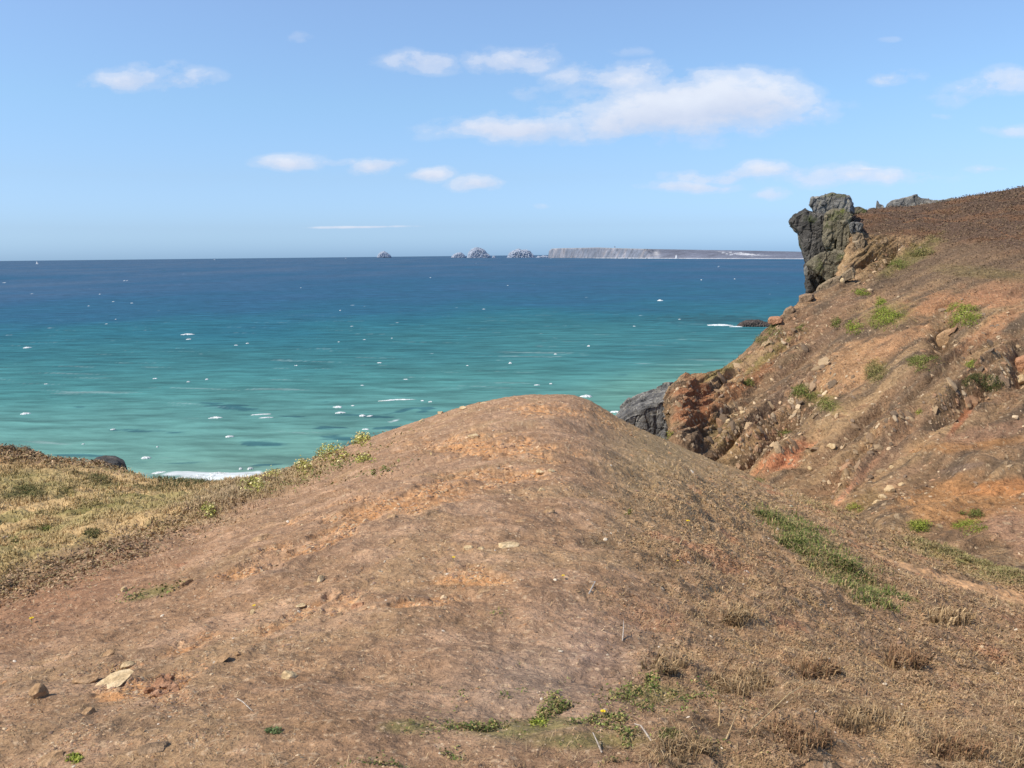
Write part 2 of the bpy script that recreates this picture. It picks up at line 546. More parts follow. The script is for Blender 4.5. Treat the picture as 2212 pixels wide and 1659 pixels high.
# ------------------------------------------------------------------ HILLSIDE (right)
HS = [1470, 1560, 1650, 1750, 1812, 1834, 1900, 1950, 2080, 2212, 2500, 2900]
HC = [
    [(963, 42), (1005, 41), (1042, 37), (1075, 33), (1110, 29.2), (1119, 28.2), (1140, 26), (1158, 24.5), (1198, 22.3), (1234, 21.4), (1278, 21.8), (1323, 24.6)],
    [(925, 44), (940, 45), (960, 43), (980, 40), (997, 36.6), (1002, 35.8), (1015, 34), (1030, 32), (1070, 28.5), (1100, 26.5), (1150, 26), (1210, 28)],
    [(885, 46.5), (875, 49), (870, 49), (870, 47), (870, 44.5), (872, 43.8), (880, 42), (890, 40), (920, 36), (950, 34), (1000, 33), (1070, 34)],
    [(852, 48.5), (825, 54), (790, 56), (760, 56), (744, 54.3), (741, 53.8), (738, 52), (740, 50), (770, 46), (800, 43), (850, 41), (900, 41)],
    [(838, 50), (797, 58), (726, 63), (642, 72), (633, 70.2), (630, 69.8), (622, 69), (620, 67), (640, 60), (660, 55), (700, 52), (750, 50)],
    [(833, 51), (792, 59.5), (720, 64.5), (634, 74), (600, 80), (592, 83), (562, 84.6), (545, 84.4), (535, 80), (540, 76), (560, 70), (600, 65)],
]
HB = [  # behind / plateau: (py, d) or ('z', d, z)
    [('z', 54, -12), ('z', 63, -9.5), ('z', 68, -9), ('z', 78, -7.5), (585, 86), (506, 87), (506, 87.2), (507, 87.5), (488, 90), (452, 98), (430, 95), (420, 90)],
    [('z', 66, -30), ('z', 76, -30), ('z', 80, -30), ('z', 92, -30), (575, 94), (462, 110), (453, 118), (450, 120), (425, 120), (403, 120), (352, 120), (310, 115)],
    [('z', 75, -39), ('z', 90, -39), ('z', 95, -39), ('z', 100, -38), ('z', 112, -30), ('z', 130, 1.0), ('z', 140, 2.0), ('z', 150, 3.0), ('z', 170, 5.5), ('z', 180, 7.0), ('z', 190, 11), ('z', 190, 12)],
    [('z', 110, -42), ('z', 120, -42), ('z', 120, -42), ('z', 130, -42), ('z', 150, -42), ('z', 180, -30), ('z', 190, -20), ('z', 230, -10), ('z', 260, 0), ('z', 260, 4), ('z', 260, 8), ('z', 260, 8)],
]
h_core = np.concatenate([np.arange(1450.5, 1480, 0.9), np.arange(1480, 2260, 1.9), np.arange(2260, 2900, 12.0)])
haz_key = azel(np.array(HS), np.full(len(HS), 750.0))[0]
haz = azel(h_core, np.full(len(h_core), 750.0))[0]
hk_d, hk_z = [], []
for cv in HC + HB:
    d_, z_ = [], []
    for s_, c_ in zip(HS, cv):
        if c_[0] == 'z':
            d_.append(c_[1]); z_.append(c_[2])
        else:
            sl = azel(np.array(s_), np.array(float(c_[0])))[1]
            d_.append(c_[1]); z_.append(float(sl) * c_[1])
    hk_d.append(pchip1(haz_key, d_, haz)); hk_z.append(pchip1(haz_key, z_, haz))
first_d, first_z = hk_d[0] - 2.5, hk_z[0] - 1.6
HKD, HKZ = np.array([first_d] + hk_d), np.array([first_z] + hk_z)
# left end: sheet wraps steeply down and back
endf = sstep(h_core, 1462, 1450.5)
HKD = HKD + 5.0 * endf
HKZ = HKZ - 13.0 * endf ** 1.5
for k in range(1, len(HKD)):
    HKD[k] = np.maximum(HKD[k], HKD[k - 1] + 0.3)
HM = pchip_slopes(HKD, HKZ)
HSEG = [10, 95, 95, 95, 95, 60, 70, 80, 10, 8]
rd, rz = [], []
for k, n in enumerate(HSEG):
    if k >= len(HKD) - 1: break
    for t in (np.arange(n) / n):
        rd.append(HKD[k] + (HKD[k + 1] - HKD[k]) * t)
        rz.append(hermite(HKD[k], HKD[k + 1], HKZ[k], HKZ[k + 1], HM[k], HM[k + 1], t))
rd.append(HKD[-1]); rz.append(HKZ[-1])
HD, HZ = np.array(rd), np.array(rz)
H = np.stack([HD * np.sin(haz), HD * np.cos(haz), HZ + CAMZ], -1)
hpx, hpy = project(H)
Hn = grid_normals(H)


def face_pt(px, py):
    k = np.argmin((hpx - px) ** 2 + (hpy - py) ** 2)
    return H.reshape(-1, 3)[k]


# bedding direction of the strata on the face
e1 = face_pt(1830, 830) - face_pt(1620, 990); e1 /= np.linalg.norm(e1)
e2 = np.cross(e1, [0.3, -0.75, 0.6]); e2 /= np.linalg.norm(e2)
e3 = np.cross(e1, e2)
S = np.stack([H @ e1, H @ e2, H @ e3], -1)
plateau = sstep(hpy - (509 + np.maximum(hpx - 1960, 0) * 0.12) + 16 * fbm(H, 0.25, 3, 39) * sstep(hpx, 1940, 2020), 6 + 14 * sstep(hpx, 1960, 2060), -6 - 14 * sstep(hpx, 1960, 2060)) * sstep(hpx, 1815, 1832)
upper = sstep(hpy - (640 - (hpx - 1900) * 0.05), 60, -60) * sstep(hpx, 1840, 1930)
smooth_hill = np.maximum(plateau, upper * 0.8)
rocky = np.zeros(hpx.shape)
for b_ in [(1540, 900, 110, 100, 40), (1640, 960, 130, 70, 30), (1700, 920, 120, 60, -35), (1560, 850, 90, 40, -35), (2060, 870, 150, 45, -38), (2150, 800, 90, 90, -40),
           (2050, 720, 60, 50, -50), (1840, 1010, 110, 50, -45), (1920, 930, 110, 50, -40), (1700, 740, 60, 40, -40), (1880, 560, 60, 60, -45), (1760, 830, 90, 40, -40)]:
    rocky = np.maximum(rocky, blob(hpx, hpy, *b_))
lz = np.maximum(blob(hpx, hpy, 1895, 550, 85, 42, -30), blob(hpx, hpy, 1965, 540, 50, 16, -25))
rocky = np.maximum(rocky, lz) * (1 - plateau)
smooth_hill = smooth_hill * (1 - lz)
warp = fbm(H, 0.22, 3, 7)
sA = S * np.array([0.10, 0.55, 0.55])
strata = ridged(sA, 1.0, 5, 15, 0.55)
q_ = (S[..., 1] * 0.45 + 0.9 * fbm(S * np.array([0.05, 0.2, 0.2]), 1.0, 4, 19)) % 1.0
ledge = np.where(q_ < 0.78, q_ / 0.78, (1 - q_) / 0.22)
q2 = (S[..., 1] * 1.4 + 0.9 * fbm(S * np.array([0.12, 0.6, 0.6]), 1.0, 3, 23)) % 1.0
ledge2 = np.where(q2 < 0.75, q2 / 0.75, (1 - q2) / 0.25)
rough_a = fbm(H, 1.1, 5, 29, 0.55)
gul = ridged(S * np.array([0.05, 0.28, 0.28]), 1.0, 3, 37)
blk = blocky(S * np.array([0.45, 1.1, 1.1]), 77).reshape(hpx.shape)
disp = (0.16 + 0.26 * rocky) * (strata - 0.35) * (1 - smooth_hill) + rocky * (0.62 * (ledge - 0.5) + 0.26 * (ledge2 - 0.5) + 0.16 * blk) \
    + 0.06 * (ledge2 - 0.5) * (1 - smooth_hill) + (0.09 + 0.10 * rocky) * rough_a * (1 - 0.5 * smooth_hill) + 0.45 * (gul - 0.4) * (1 - smooth_hill) + 0.2 * warp
# carved dark hollows
for cx_, cy_, rx_, ry_, dg_, amt in [(2035, 722, 22, 34, 25, 1.1), (1690, 925, 34, 16, -38, 1.3), (1512, 915, 26, 10, -10, 0.8), (2040, 905, 70, 12, -50, 0.45),
                                     (2110, 860, 60, 14, -40, 0.4), (1780, 1050, 40, 9, -45, 0.7), (2190, 1010, 60, 8, 5, 0.5), (2205, 780, 22, 50, 0, 1.0), (1600, 870, 60, 9, -38, .5),
                                     (1640, 905, 60, 7, -36, .8), (1580, 950, 50, 8, -40, .9), (1655, 965, 60, 5, -36, .7), (1725, 885, 50, 5, -36, .7), (1610, 985, 40, 5, -36, .6), (1990, 845, 90, 7, -42, .6), (1870, 905, 110, 7, -42, .5), (1745, 765, 110, 6, -38, .5), (1920, 560, 40, 8, -42, .8), (1885, 560, 30, 7, -48, .8)]:
    disp -= amt * blob(hpx, hpy, cx_, cy_, rx_, ry_, dg_) * (1 + 0.4 * rough_a)
# quartz-pink rib and bulges
for cx_, cy_, rx_, ry_, dg_, amt in [(1850, 1040, 65, 7, -47, 0.45), (1690, 990, 55, 30, -25, 0.6), (1480, 880, 22, 40, 0, 0.4), (2120, 1000, 120, 30, 10, 0.4)]:
    disp += amt * blob(hpx, hpy, cx_, cy_, rx_, ry_, dg_)
sil = sstep(hpy, 0, 1)
H = H + Hn * (disp * sstep(HD, HKD[0] + 0.5, HKD[0] + 3))[..., None]
hpx, hpy = project(H)
Hn = grid_normals(H)

hE = fbm(S * np.array([0.035, 0.42, 0.42]), 1.0, 4, 85)
hA, hB, hC_, hD = fbm(H, 0.22, 4, 51), fbm(H, 0.9, 4, 61), fbm(H, 3.6, 4, 71), fbm(S * np.array([0.12, 0.9, 0.9]), 1.0, 5, 81)
K = np.zeros(H.shape) + np.array([0.275, 0.190, 0.128])
K = mix(K, [0.42, 0.30, 0.19], sstep(hE + 0.4 * hA, 0.0, 0.45) * 0.8)
K = mix(K, [0.150, 0.115, 0.090], sstep(-hE, 0.02, 0.35) * 0.85)
K = mix(K, [0.44, 0.29, 0.185], sstep(hA + 0.5 * hD, 0.1, 0.6) * 0.7)
K = mix(K, [0.170, 0.135, 0.108], sstep(-hD, 0.02, 0.4) * 0.75)
K = mix(K, [0.36, 0.27, 0.165], rocky * sstep(hD, -0.1, 0.3) * 0.6)
K = mix(K, [0.31, 0.165, 0.095], rocky * sstep(hB, 0.05, 0.4) * 0.45)
PATCH = [  # (cx, cy, rx, ry, deg), colour, strength
    ((1695, 992, 60, 26, -28), (0.50, 0.265, 0.17), 1.0), ((1850, 1040, 70, 6, -47), (0.58, 0.36, 0.25), 1.0),
    ((1500, 870, 45, 60, 10), (0.29, 0.155, 0.095), 0.9), ((1600, 835, 120, 16, -38), (0.30, 0.17, 0.10), 0.7),
    ((1830, 790, 110, 45, -35), (0.46, 0.32, 0.20), 0.7), ((1700, 850, 90, 18, -40), (0.155, 0.125, 0.105), 0.8), ((1640, 890, 70, 14, -42), (0.15, 0.125, 0.11), 0.75),
    ((2060, 650, 120, 22, -8), (0.42, 0.26, 0.165), 0.8), ((2170, 630, 70, 40, 0), (0.43, 0.25, 0.16), 0.6), ((2130, 720, 80, 20, -35), (0.44, 0.28, 0.18), 0.6),
    ((1790, 690, 90, 26, -38), (0.225, 0.165, 0.12), 0.8), ((1720, 700, 60, 30, -38), (0.24, 0.175, 0.125), 0.7),
    ((2040, 880, 100, 14, -48), (0.13, 0.105, 0.075), 0.8), ((2080, 900, 60, 9, -55), (0.33, 0.16, 0.10), 0.8), ((2120, 840, 90, 16, -30), (0.17, 0.12, 0.08), 0.7),
    ((1930, 960, 130, 30, -42), (0.24, 0.185, 0.145), 0.6), ((1960, 1020, 60, 18, -30), (0.36, 0.27, 0.20), 0.6),
    ((2090, 1080, 180, 60, -5), (0.40, 0.25, 0.13), 0.75), ((2170, 1050, 100, 20, -5), (0.44, 0.235, 0.115), 0.6), ((2080, 1010, 60, 8, -12), (0.20, 0.17, 0.15), 0.9),
    ((2100, 960, 130, 14, -5), (0.40, 0.25, 0.13), 0.7), ((2032, 735, 13, 26, 20), (0.05, 0.04, 0.03), 1.0), ((2190, 1150, 80, 40, 20), (0.33, 0.24, 0.19), 0.8), ((1870, 1085, 40, 20, -30), (0.25, 0.20, 0.11), 0.7),  # the near-black spot paints shade into the carved recess by the bush
    ((1560, 1000, 60, 20, -20), (0.14, 0.12, 0.08), 0.7), ((1620, 950, 90, 16, -36), (0.40, 0.31, 0.19), 0.8), ((1660, 965, 80, 10, -36), (0.13, 0.10, 0.07), 0.8), ((1730, 880, 60, 9, -36), (0.13, 0.105, 0.08), 0.8),
    ((1990, 840, 110, 12, -42), (0.17, 0.135, 0.10), 0.8), ((1880, 900, 130, 14, -42), (0.19, 0.15, 0.115), 0.8), ((1750, 760, 120, 12, -38), (0.18, 0.14, 0.11), 0.8), ((2030, 760, 60, 14, -40), (0.15, 0.115, 0.08), 0.8),
    ((1930, 740, 80, 22, -30), (0.40, 0.27, 0.175), 0.7), ((1560, 940, 40, 40, 0), (0.21, 0.185, 0.10), 0.6), ((2150, 930, 120, 20, -10), (0.30, 0.215, 0.165), 0.7),
]
for b_, c_, a_ in PATCH:
    K = mix(K, np.array(c_) * (1.12, 1.0, 0.95), sstep(blob(hpx, hpy, *b_) + 0.4 * hB + 0.25 * hD, 0.22, 0.7) * a_)
K = mix(K, [0.185, 0.135, 0.100], upper * (1 - lz) * 0.75)
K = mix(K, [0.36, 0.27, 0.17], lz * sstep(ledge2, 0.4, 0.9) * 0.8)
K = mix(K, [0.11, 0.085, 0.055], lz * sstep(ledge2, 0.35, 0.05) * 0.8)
K = mix(K, [0.150, 0.105, 0.085], plateau * 0.9)
K = mix(K, [0.115, 0.085, 0.070], plateau * sstep(hpy, 470, 430) * 0.6)
K = mix(K, [0.24, 0.13, 0.075], plateau * sstep(hA, 0.0, 0.35) * 0.5)
K = mix(K, [0.205, 0.185, 0.085], sstep(blob(hpx, hpy, 2130, 590, 140, 16, 5) + 0.3 * hB, 0.2, 0.9) * 0.45)
K = mix(K, [0.19, 0.18, 0.075], sstep(blob(hpx, hpy, 1965, 555, 90, 22, -32) + 0.4 * hB, 0.3, 0.8) * 0.75)
K = mix(K, [0.17, 0.125, 0.075], sstep(blob(hpx, hpy, 1890, 545, 55, 40, -40) + 0.3 * hB, 0.3, 0.9) * 0.7)
for g_ in [(1775, 865, 60, 25, 20), (1890, 800, 30, 30, 0), (1660, 770, 90, 12, -38), (1920, 680, 70, 30, -10), (1560, 800, 70, 10, -28)]:
    K = mix(K, [0.20, 0.195, 0.07], sstep(blob(hpx, hpy, *g_) + 0.5 * hC_, 0.35, 0.9) * 0.6)
K = K * (1 + 0.26 * hC_[..., None] + 0.24 * hB[..., None] + 0.20 * hD[..., None])
fine = fbm(H, 11.0, 3, 91)
K = K * (1 + 0.25 * fine[..., None])
K = mix(K, [0.58, 0.48, 0.36], sstep(fbm(H, 7.0, 2, 93), 0.5, 0.62) * 0.6 * (1 - 0.8 * smooth_hill))
K = mix(K, [0.07, 0.05, 0.04], sstep(-fbm(H, 5.0, 3, 95), 0.35, 0.6) * 0.5)
K = K * WARM * np.array([0.86, 0.86, 0.84]) * (1 - 0.08 * plateau)[..., None]
hnr, hnc = HD.shape
hq = grid_quads(hnr, hnc)
trk = np.array([(1960, 480), (1995, 470), (2050, 478), (2090, 476), (2130, 484), (2170, 506), (2212, 520)], float)
tyc = np.interp(hpx, trk[:, 0], trk[:, 1])
tm = (np.abs(hpy - tyc) < 2.1 * (1 + 0.9 * hB)) & (hpx > 1950) & (hpx < 2212) & (HD > 70) & (HD < 112)
tq = tm.ravel()[hq].all(1)
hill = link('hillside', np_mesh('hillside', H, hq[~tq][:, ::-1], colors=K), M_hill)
props(hill, 'steep brown eroded hillside with tilted rock beds rising to a dark heath top', 'hillside', kind='structure')
if tq.any():
    Kt = np.zeros(H.shape) + np.array([0.20, 0.105, 0.055]); Kt = Kt * (1 + 0.3 * hC_[..., None])
    tv, tqq, tc = submesh(H, hq[tq][:, ::-1], Kt)
    props(link('heath_track', np_mesh('heath_track', tv, tqq, colors=tc), M_path),
          'faint orange track crossing the dark heath at the top of the hillside', 'path', kind='structure')


# ------------------------------------------------------------------ placing things on the land
allP = np.concatenate([G.reshape(-1, 3), H.reshape(-1, 3)])
allN = np.concatenate([G_N.reshape(-1, 3), Hn.reshape(-1, 3)])
allx, ally = np.concatenate([gpx.ravel(), hpx.ravel()]), np.concatenate([gpy.ravel(), hpy.ravel()])
alld = np.concatenate([GD.ravel(), HD.ravel()])


def hit(px, py):
    r2 = (allx - px) ** 2 + (ally - py) ** 2
    idx = np.nonzero(r2 < 16)[0]
    if len(idx) == 0: idx = np.array([np.argmin(r2)])
    dn = alld[idx].min()
    idx = idx[alld[idx] < dn + 1.5]
    k = idx[np.argmin(r2[idx])]
    return allP[k].copy(), allN[k].copy(), alld[k]


# visibility map of land vertices (coarse depth buffer in survey pixels)
CELL = 4
bw, bh = 2400 // CELL, 1800 // CELL
bx = np.clip(((allx + 90) / CELL).astype(int), 0, bw - 1); by = np.clip(((ally + 60) / CELL).astype(int), 0, bh - 1)
zb = np.full(bw * bh, 1e9)
np.minimum.at(zb, by * bw + bx, alld)
vis_all = (alld < zb[by * bw + bx] * 1.12 + 0.3) & (allx > -85) & (allx < 2300) & (ally > 300) & (ally < 1735)
vis_g, vis_h = vis_all[:G.size // 3], vis_all[G.size // 3:]


def cell_area(P, px, py):
    ax, ay = np.gradient(px, axis=1), np.gradient(py, axis=1)
    cx_, cy_ = np.gradient(px, axis=0), np.gradient(py, axis=0)
    return np.abs(ax * cy_ - ay * cx_)


g_area, h_area = cell_area(G, gpx, gpy), cell_area(H, hpx, hpy)


def sample(w, n, which='g'):
    if which == 'g':
        w = (w * g_area).ravel() * vis_g; P, Nn, px, py, d = G.reshape(-1, 3), G_N.reshape(-1, 3), gpx.ravel(), gpy.ravel(), GD.ravel()
    else:
        w = (w * h_area).ravel() * vis_h; P, Nn, px, py, d = H.reshape(-1, 3), Hn.reshape(-1, 3), hpx.ravel(), hpy.ravel(), HD.ravel()
    k = rng.choice(len(w), n, p=w / w.sum())
    global SOIL
    SOIL = (C if which == 'g' else K).reshape(-1, 3)[k]
    j = rng.normal(0, 1, (n, 3)) * (d[k] / 882 * 0.5)[:, None]
    t = j - Nn[k] * (j * Nn[k]).sum(1, keepdims=True)
    return P[k] + t, Nn[k], d[k], px[k], py[k]


# ------------------------------------------------------------------ blades, leaves, stones
def blades(base, h, w, lean, colors):
    """tapering bent blades; returns V, quads, tris, colours"""
    n = len(base)
    a = rng.uniform(0, 2 * np.pi, n)
    d = np.stack([np.cos(a), np.sin(a), np.zeros(n)], 1)
    s = np.stack([-np.sin(a + rng.normal(0, .5, n)), np.cos(a), np.zeros(n)], 1)
    up = np.array([0, 0, 1.0])
    h, w, lean = h[:, None], w[:, None], lean[:, None]
    p0 = base - up * h * 0.1
    p1 = base + up * h * 0.55 + d * h * lean * 0.35
    p2 = base + up * h * (1 - 0.45 * np.minimum(lean, 1.5)) + d * h * lean
    V = np.stack([p0 - s * w, p0 + s * w, p1 + s * w * 0.7, p1 - s * w * 0.7, p2], 1).reshape(-1, 3)
    i = np.arange(n) * 5
    q = np.stack([i, i + 1, i + 2, i + 3], 1)
    t = np.stack([i + 3, i + 2, i + 4], 1)
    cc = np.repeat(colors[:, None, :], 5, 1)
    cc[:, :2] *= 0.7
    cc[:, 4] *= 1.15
    return V, q, t, cc.reshape(-1, 3)


def leaves(center, nrm, size, colors, ratio=0.5):
    n = len(center)
    nn = rng.normal(0, 0.55, (n, 3)) + nrm
    nn /= np.linalg.norm(nn, axis=1, keepdims=True)
    a = np.cross(nn, rng.normal(0, 1, (n, 3))); a /= np.linalg.norm(a, axis=1, keepdims=True) + 1e-9
    b = np.cross(nn, a)
    L, W = size[:, None], size[:, None] * ratio
    V = np.stack([center - a * L * .5, center + b * W * .5, center + a * L * .5, center - b * W * .5], 1).reshape(-1, 3)
    i = np.arange(n) * 4
    return V, np.stack([i, i + 1, i + 2, i + 3], 1), np.repeat(colors[:, None, :], 4, 1).reshape(-1, 3)


def palette(n, cols, var=0.18, p=None):
    c = np.array(cols)[rng.choice(len(cols), n, p=p)] * np.array([0.98, 0.92, 0.82])
    return c * (1 + rng.normal(0, var, (n, 1)))


STRAW = [(0.46, 0.35, 0.20), (0.38, 0.28, 0.16), (0.30, 0.20, 0.12), (0.22, 0.15, 0.09), (0.52, 0.42, 0.27)]
HEATH = [(0.17, 0.115, 0.075), (0.25, 0.165, 0.105), (0.31, 0.22, 0.14), (0.21, 0.115, 0.075), (0.13, 0.10, 0.06), (0.20, 0.17, 0.09)]
GREEN = [(0.12, 0.17, 0.045), (0.17, 0.22, 0.06), (0.09, 0.13, 0.04), (0.22, 0.24, 0.09)]


def stuff(name, me, mat, label, cat):
    return props(link(name, me, mat), label, cat, kind='stuff')


# heath litter: tiny leaves over the right flank and in clumps elsewhere
clear = 1 - 0.93 * (np.abs(gpy - pyc) < pw * 1.15) * (gpx > 1890) * (GD > 8) * (GD < 22)
wflank = clear * (flank * (0.25 + sstep(nB, -0.2, 0.4)) + 0.10 * olive) * sstep(gpy, 960, 1100)
P, Nn, d, _, _ = sample(wflank, 90000)
sz = np.clip(d * 0.0030, 0.008, 0.07) * rng.uniform(0.5, 1.5, len(P))
clump_h = sstep(fbm(P, 1.6, 3, 201), 0.0, 0.5) * 0.07 * np.clip(d / 5, 0.5, 2)
V, q, c = leaves(P + np.array([0, 0, 1.0]) * (rng.uniform(-0.2, 1, len(P)) ** 2 * clump_h + sz * 0.2)[:, None], Nn, sz, palette(len(P), HEATH) * 0.6 + SOIL * 0.5, 0.4)
stuff('dry_heath', np_mesh('dry_heath', V, q, colors=c, smooth=False), M_leaf, 'low brown dried heath covering the right flank of the spur', 'heath')

# dry grass blades
def nD_at(x, y):
    return fbm(np.stack([x * 0.012, y * 0.012, 0 * x], -1), 1.0, 3, 77)


wd = flank * sstep(fbm(G, 0.9, 3, 203), -0.15, 0.35) + 0.5 * sstep(gpy, 1540, 1640) * sstep(gpx, 850, 1200) * sstep(nA, -0.2, 0.3) + 0.02 + 0.10 * (1 - bowl) * sstep(nA, -0.1, 0.3) * sstep(gpy, 900, 1000)
P, Nn, d, x_, y_ = sample(wd * clear, 33000)
h = np.clip(0.0075 * d, 0.025, 0.11) * rng.uniform(0.3, 1.7, len(P)) * (0.6 + 0.9 * sstep(y_, 1500, 1650) * sstep(nD_at(x_, y_), -0.2, 0.4))
V, q, t, c = blades(P, h, np.clip(d * 0.00034, 0.0008, 0.01) * rng.uniform(.6, 1.4, len(P)), rng.uniform(0.6, 2.6, len(P)), palette(len(P), STRAW, 0.25) * 0.75 + SOIL * 0.3)
stuff('dry_grass', np_mesh('dry_grass', V, q, t, colors=c, smooth=False), M_grass, 'sparse straw coloured grass on the right side of the spur', 'grass')

# green grass strip on the right flank and the gully floor
gm = np.zeros(gpx.shape)
for g_ in [(1750, 1185, 100, 42, 38), (1840, 1250, 110, 44, 34), (1690, 1135, 60, 20, 25), (1890, 1300, 70, 26, 25)]:
    gm = np.maximum(gm, blob(gpx, gpy, *g_))
wgr = sstep(gm + 0.7 * nB + 0.4 * nA, 0.35, 1.0) * sstep(gm, 0.04, 0.3)
P, Nn, d, _, _ = sample(wgr * (0.08 + sstep(fbm(G, 1.2, 3, 205), 0.0, 0.4)), 8500)
h = np.clip(0.009 * d, 0.04, 0.14) * rng.uniform(0.4, 1.4, len(P))
V, q, t, c = blades(P, h, d * 0.0005 * rng.uniform(.6, 1.3, len(P)), rng.uniform(0.3, 1.4, len(P)), palette(len(P), GREEN + [(0.30, 0.24, 0.12), (0.34, 0.26, 0.15), (0.08, 0.095, 0.035)], 0.25))
stuff('green_grass', np_mesh('green_grass', V, q, t, colors=c, smooth=False), M_grass, 'green grass growing in a diagonal strip on the right flank of the spur', 'grass')
gm2 = np.maximum(np.maximum(blob(gpx, gpy, 2080, 1200, 190, 22, 12), blob(gpx, gpy, 2180, 1240, 90, 18, 12)), blob(gpx, gpy, 1780, 1100, 120, 14, 22) * 0.7)
offpath = 1 - (np.abs(gpy - pyc - 6) < pw + 9) * (gpx > 1885)
P, Nn, d, _, _ = sample(sstep(gm2 + 0.4 * nB, 0.3, 0.9) * offpath * (0.15 + sstep(nA, -0.1, 0.3)), 5000)
h = np.clip(0.0045 * d, 0.03, 0.1) * rng.uniform(0.4, 1.4, len(P))
V, q, t, c = blades(P, h, d * 0.0005 * rng.uniform(.6, 1.3, len(P)), rng.uniform(0.3, 1.4, len(P)), palette(len(P), [(0.20, 0.20, 0.085), (0.27, 0.24, 0.12), (0.17, 0.18, 0.075), (0.35, 0.27, 0.15)], 0.2) * 0.7 + SOIL * 0.4)
stuff('gully_grass', np_mesh('gully_grass', V, q, t, colors=c, smooth=False), M_grass, 'olive grass on the gully floor beyond the trodden path', 'grass')

# hollow: long dry grass + olive
P, Nn, d, x_, y_ = sample(bowl * (0.15 + sstep(fbm(G, 0.7, 3, 95), -0.1, 0.4)) + 1.2 * blob(gpx, gpy, 520, 1060, 130, 28, -18), 30000)
tall = blob(x_, y_, 520, 1060, 150, 30, -18)
h = (np.clip(0.0055 * d, 0.04, 0.16) + 0.08 * tall) * rng.uniform(0.4, 1.3, len(P))
cc = palette(len(P), [(0.22, 0.20, 0.085), (0.36, 0.28, 0.16), (0.42, 0.33, 0.19), (0.27, 0.19, 0.11), (0.16, 0.165, 0.06)], 0.18)
gb = sstep(fbm(P, 0.5, 3, 211), 0.0, 0.4)
cc = cc * (1 - 0.5 * gb[:, None]) + np.array([0.19, 0.20, 0.075]) * 0.5 * gb[:, None]
cc = cc * 0.45 + SOIL * 0.75
cc = cc * (1 - 0.7 * tall[:, None]) + np.array([0.40, 0.29, 0.18]) * (0.7 * tall * rng.uniform(.7, 1.2, len(P)))[:, None]
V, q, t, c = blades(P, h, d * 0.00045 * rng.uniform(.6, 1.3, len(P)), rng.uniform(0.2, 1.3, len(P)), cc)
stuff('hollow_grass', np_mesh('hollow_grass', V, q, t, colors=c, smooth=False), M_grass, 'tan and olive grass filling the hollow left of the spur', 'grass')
# rough growth along the rim and the foot of the hollow
wr = blob(gpx, gpy, 120, 1240, 260, 24, -20) + blob(gpx, gpy, 120, 985, 240, 14, 6) * 1.3 + 0.6 * blob(gpx, gpy, 620, 1010, 260, 12, -24)
P, Nn, d, _, _ = sample(wr * (0.2 + sstep(nB, -0.1, 0.4)), 16000)
sz = d * 0.004 * rng.uniform(0.5, 1.5, len(P))
V, q, c = leaves(P + np.array([0, 0, 1.0]) * (rng.uniform(0, 1, len(P)) * 0.0045 * d)[:, None], Nn, sz, palette(len(P), [(0.34, 0.24, 0.155), (0.29, 0.20, 0.13), (0.42, 0.32, 0.21), (0.25, 0.21, 0.11)]), 0.35)
stuff('bracken_litter', np_mesh('bracken_litter', V, q, colors=c, smooth=False), M_leaf, 'rusty dead bracken along the rim and foot of the grassy hollow', 'bracken')
# low moss-green cover in the near foreground
wl = (blob(gpx, gpy, 1180, 1580, 230, 60, -4) * sstep(fbm(G, 5.0, 3, 207), 0.0, 0.35) + 0.5 * blob(gpx, gpy, 1420, 1500, 90, 30, 0) + 0.15 * blob(gpx, gpy, 860, 1570, 80, 20, 0)
      + 0.5 * blob(gpx, gpy, 330, 1280, 45, 10, -18) + 0.4 * blob(gpx, gpy, 1060, 1330, 25, 5, 0) + 0.35 * blob(gpx, gpy, 720, 1010, 120, 10, -24) + 0.3 * blob(gpx, gpy, 820, 1020, 60, 8, -15))
P, Nn, d, _, _ = sample(wl * sstep(nB + nC * 0.6, -0.05, 0.45), 7000)
sz = np.clip(d * 0.0035, 0.008, 0.06) * rng.uniform(0.5, 1.5, len(P))
V, q, c = leaves(P + np.array([0, 0, 1.0]) * (rng.uniform(0, 1, len(P)) * sz * 1.5)[:, None], Nn, sz, palette(len(P), GREEN + [(0.28, 0.25, 0.10), (0.34, 0.27, 0.14), (0.24, 0.18, 0.10), (0.20, 0.19, 0.08)], 0.25), 0.5)
stuff('ground_cover', np_mesh('ground_cover', V, q, colors=c, smooth=False), M_leaf, 'patchy low green cover on the bare soil at the near end of the spur', 'ground cover')

# heather on the plateau and slope, and gorse texture
P, Nn, d, _, _ = sample((plateau * 0.9 + upper * 0.6 + 0.12) * (0.3 + sstep(hB, -0.2, 0.4)), 36000, 'h')
sz = d * 0.0018 * rng.uniform(0.5, 1.5, len(P))
cc = palette(len(P), [(0.15, 0.105, 0.08), (0.20, 0.14, 0.10), (0.25, 0.18, 0.12), (0.12, 0.09, 0.065), (0.18, 0.15, 0.075)])
V, q, c = leaves(P + Nn * (rng.uniform(0, 1, len(P)) * sz * 0.9)[:, None], Nn, sz, cc * 0.45 + SOIL * 0.6, 0.4)
stuff('heather', np_mesh('heather', V, q, colors=c, smooth=False), M_leaf, 'dark brown heather over the upper hillside and its flat top', 'heather')


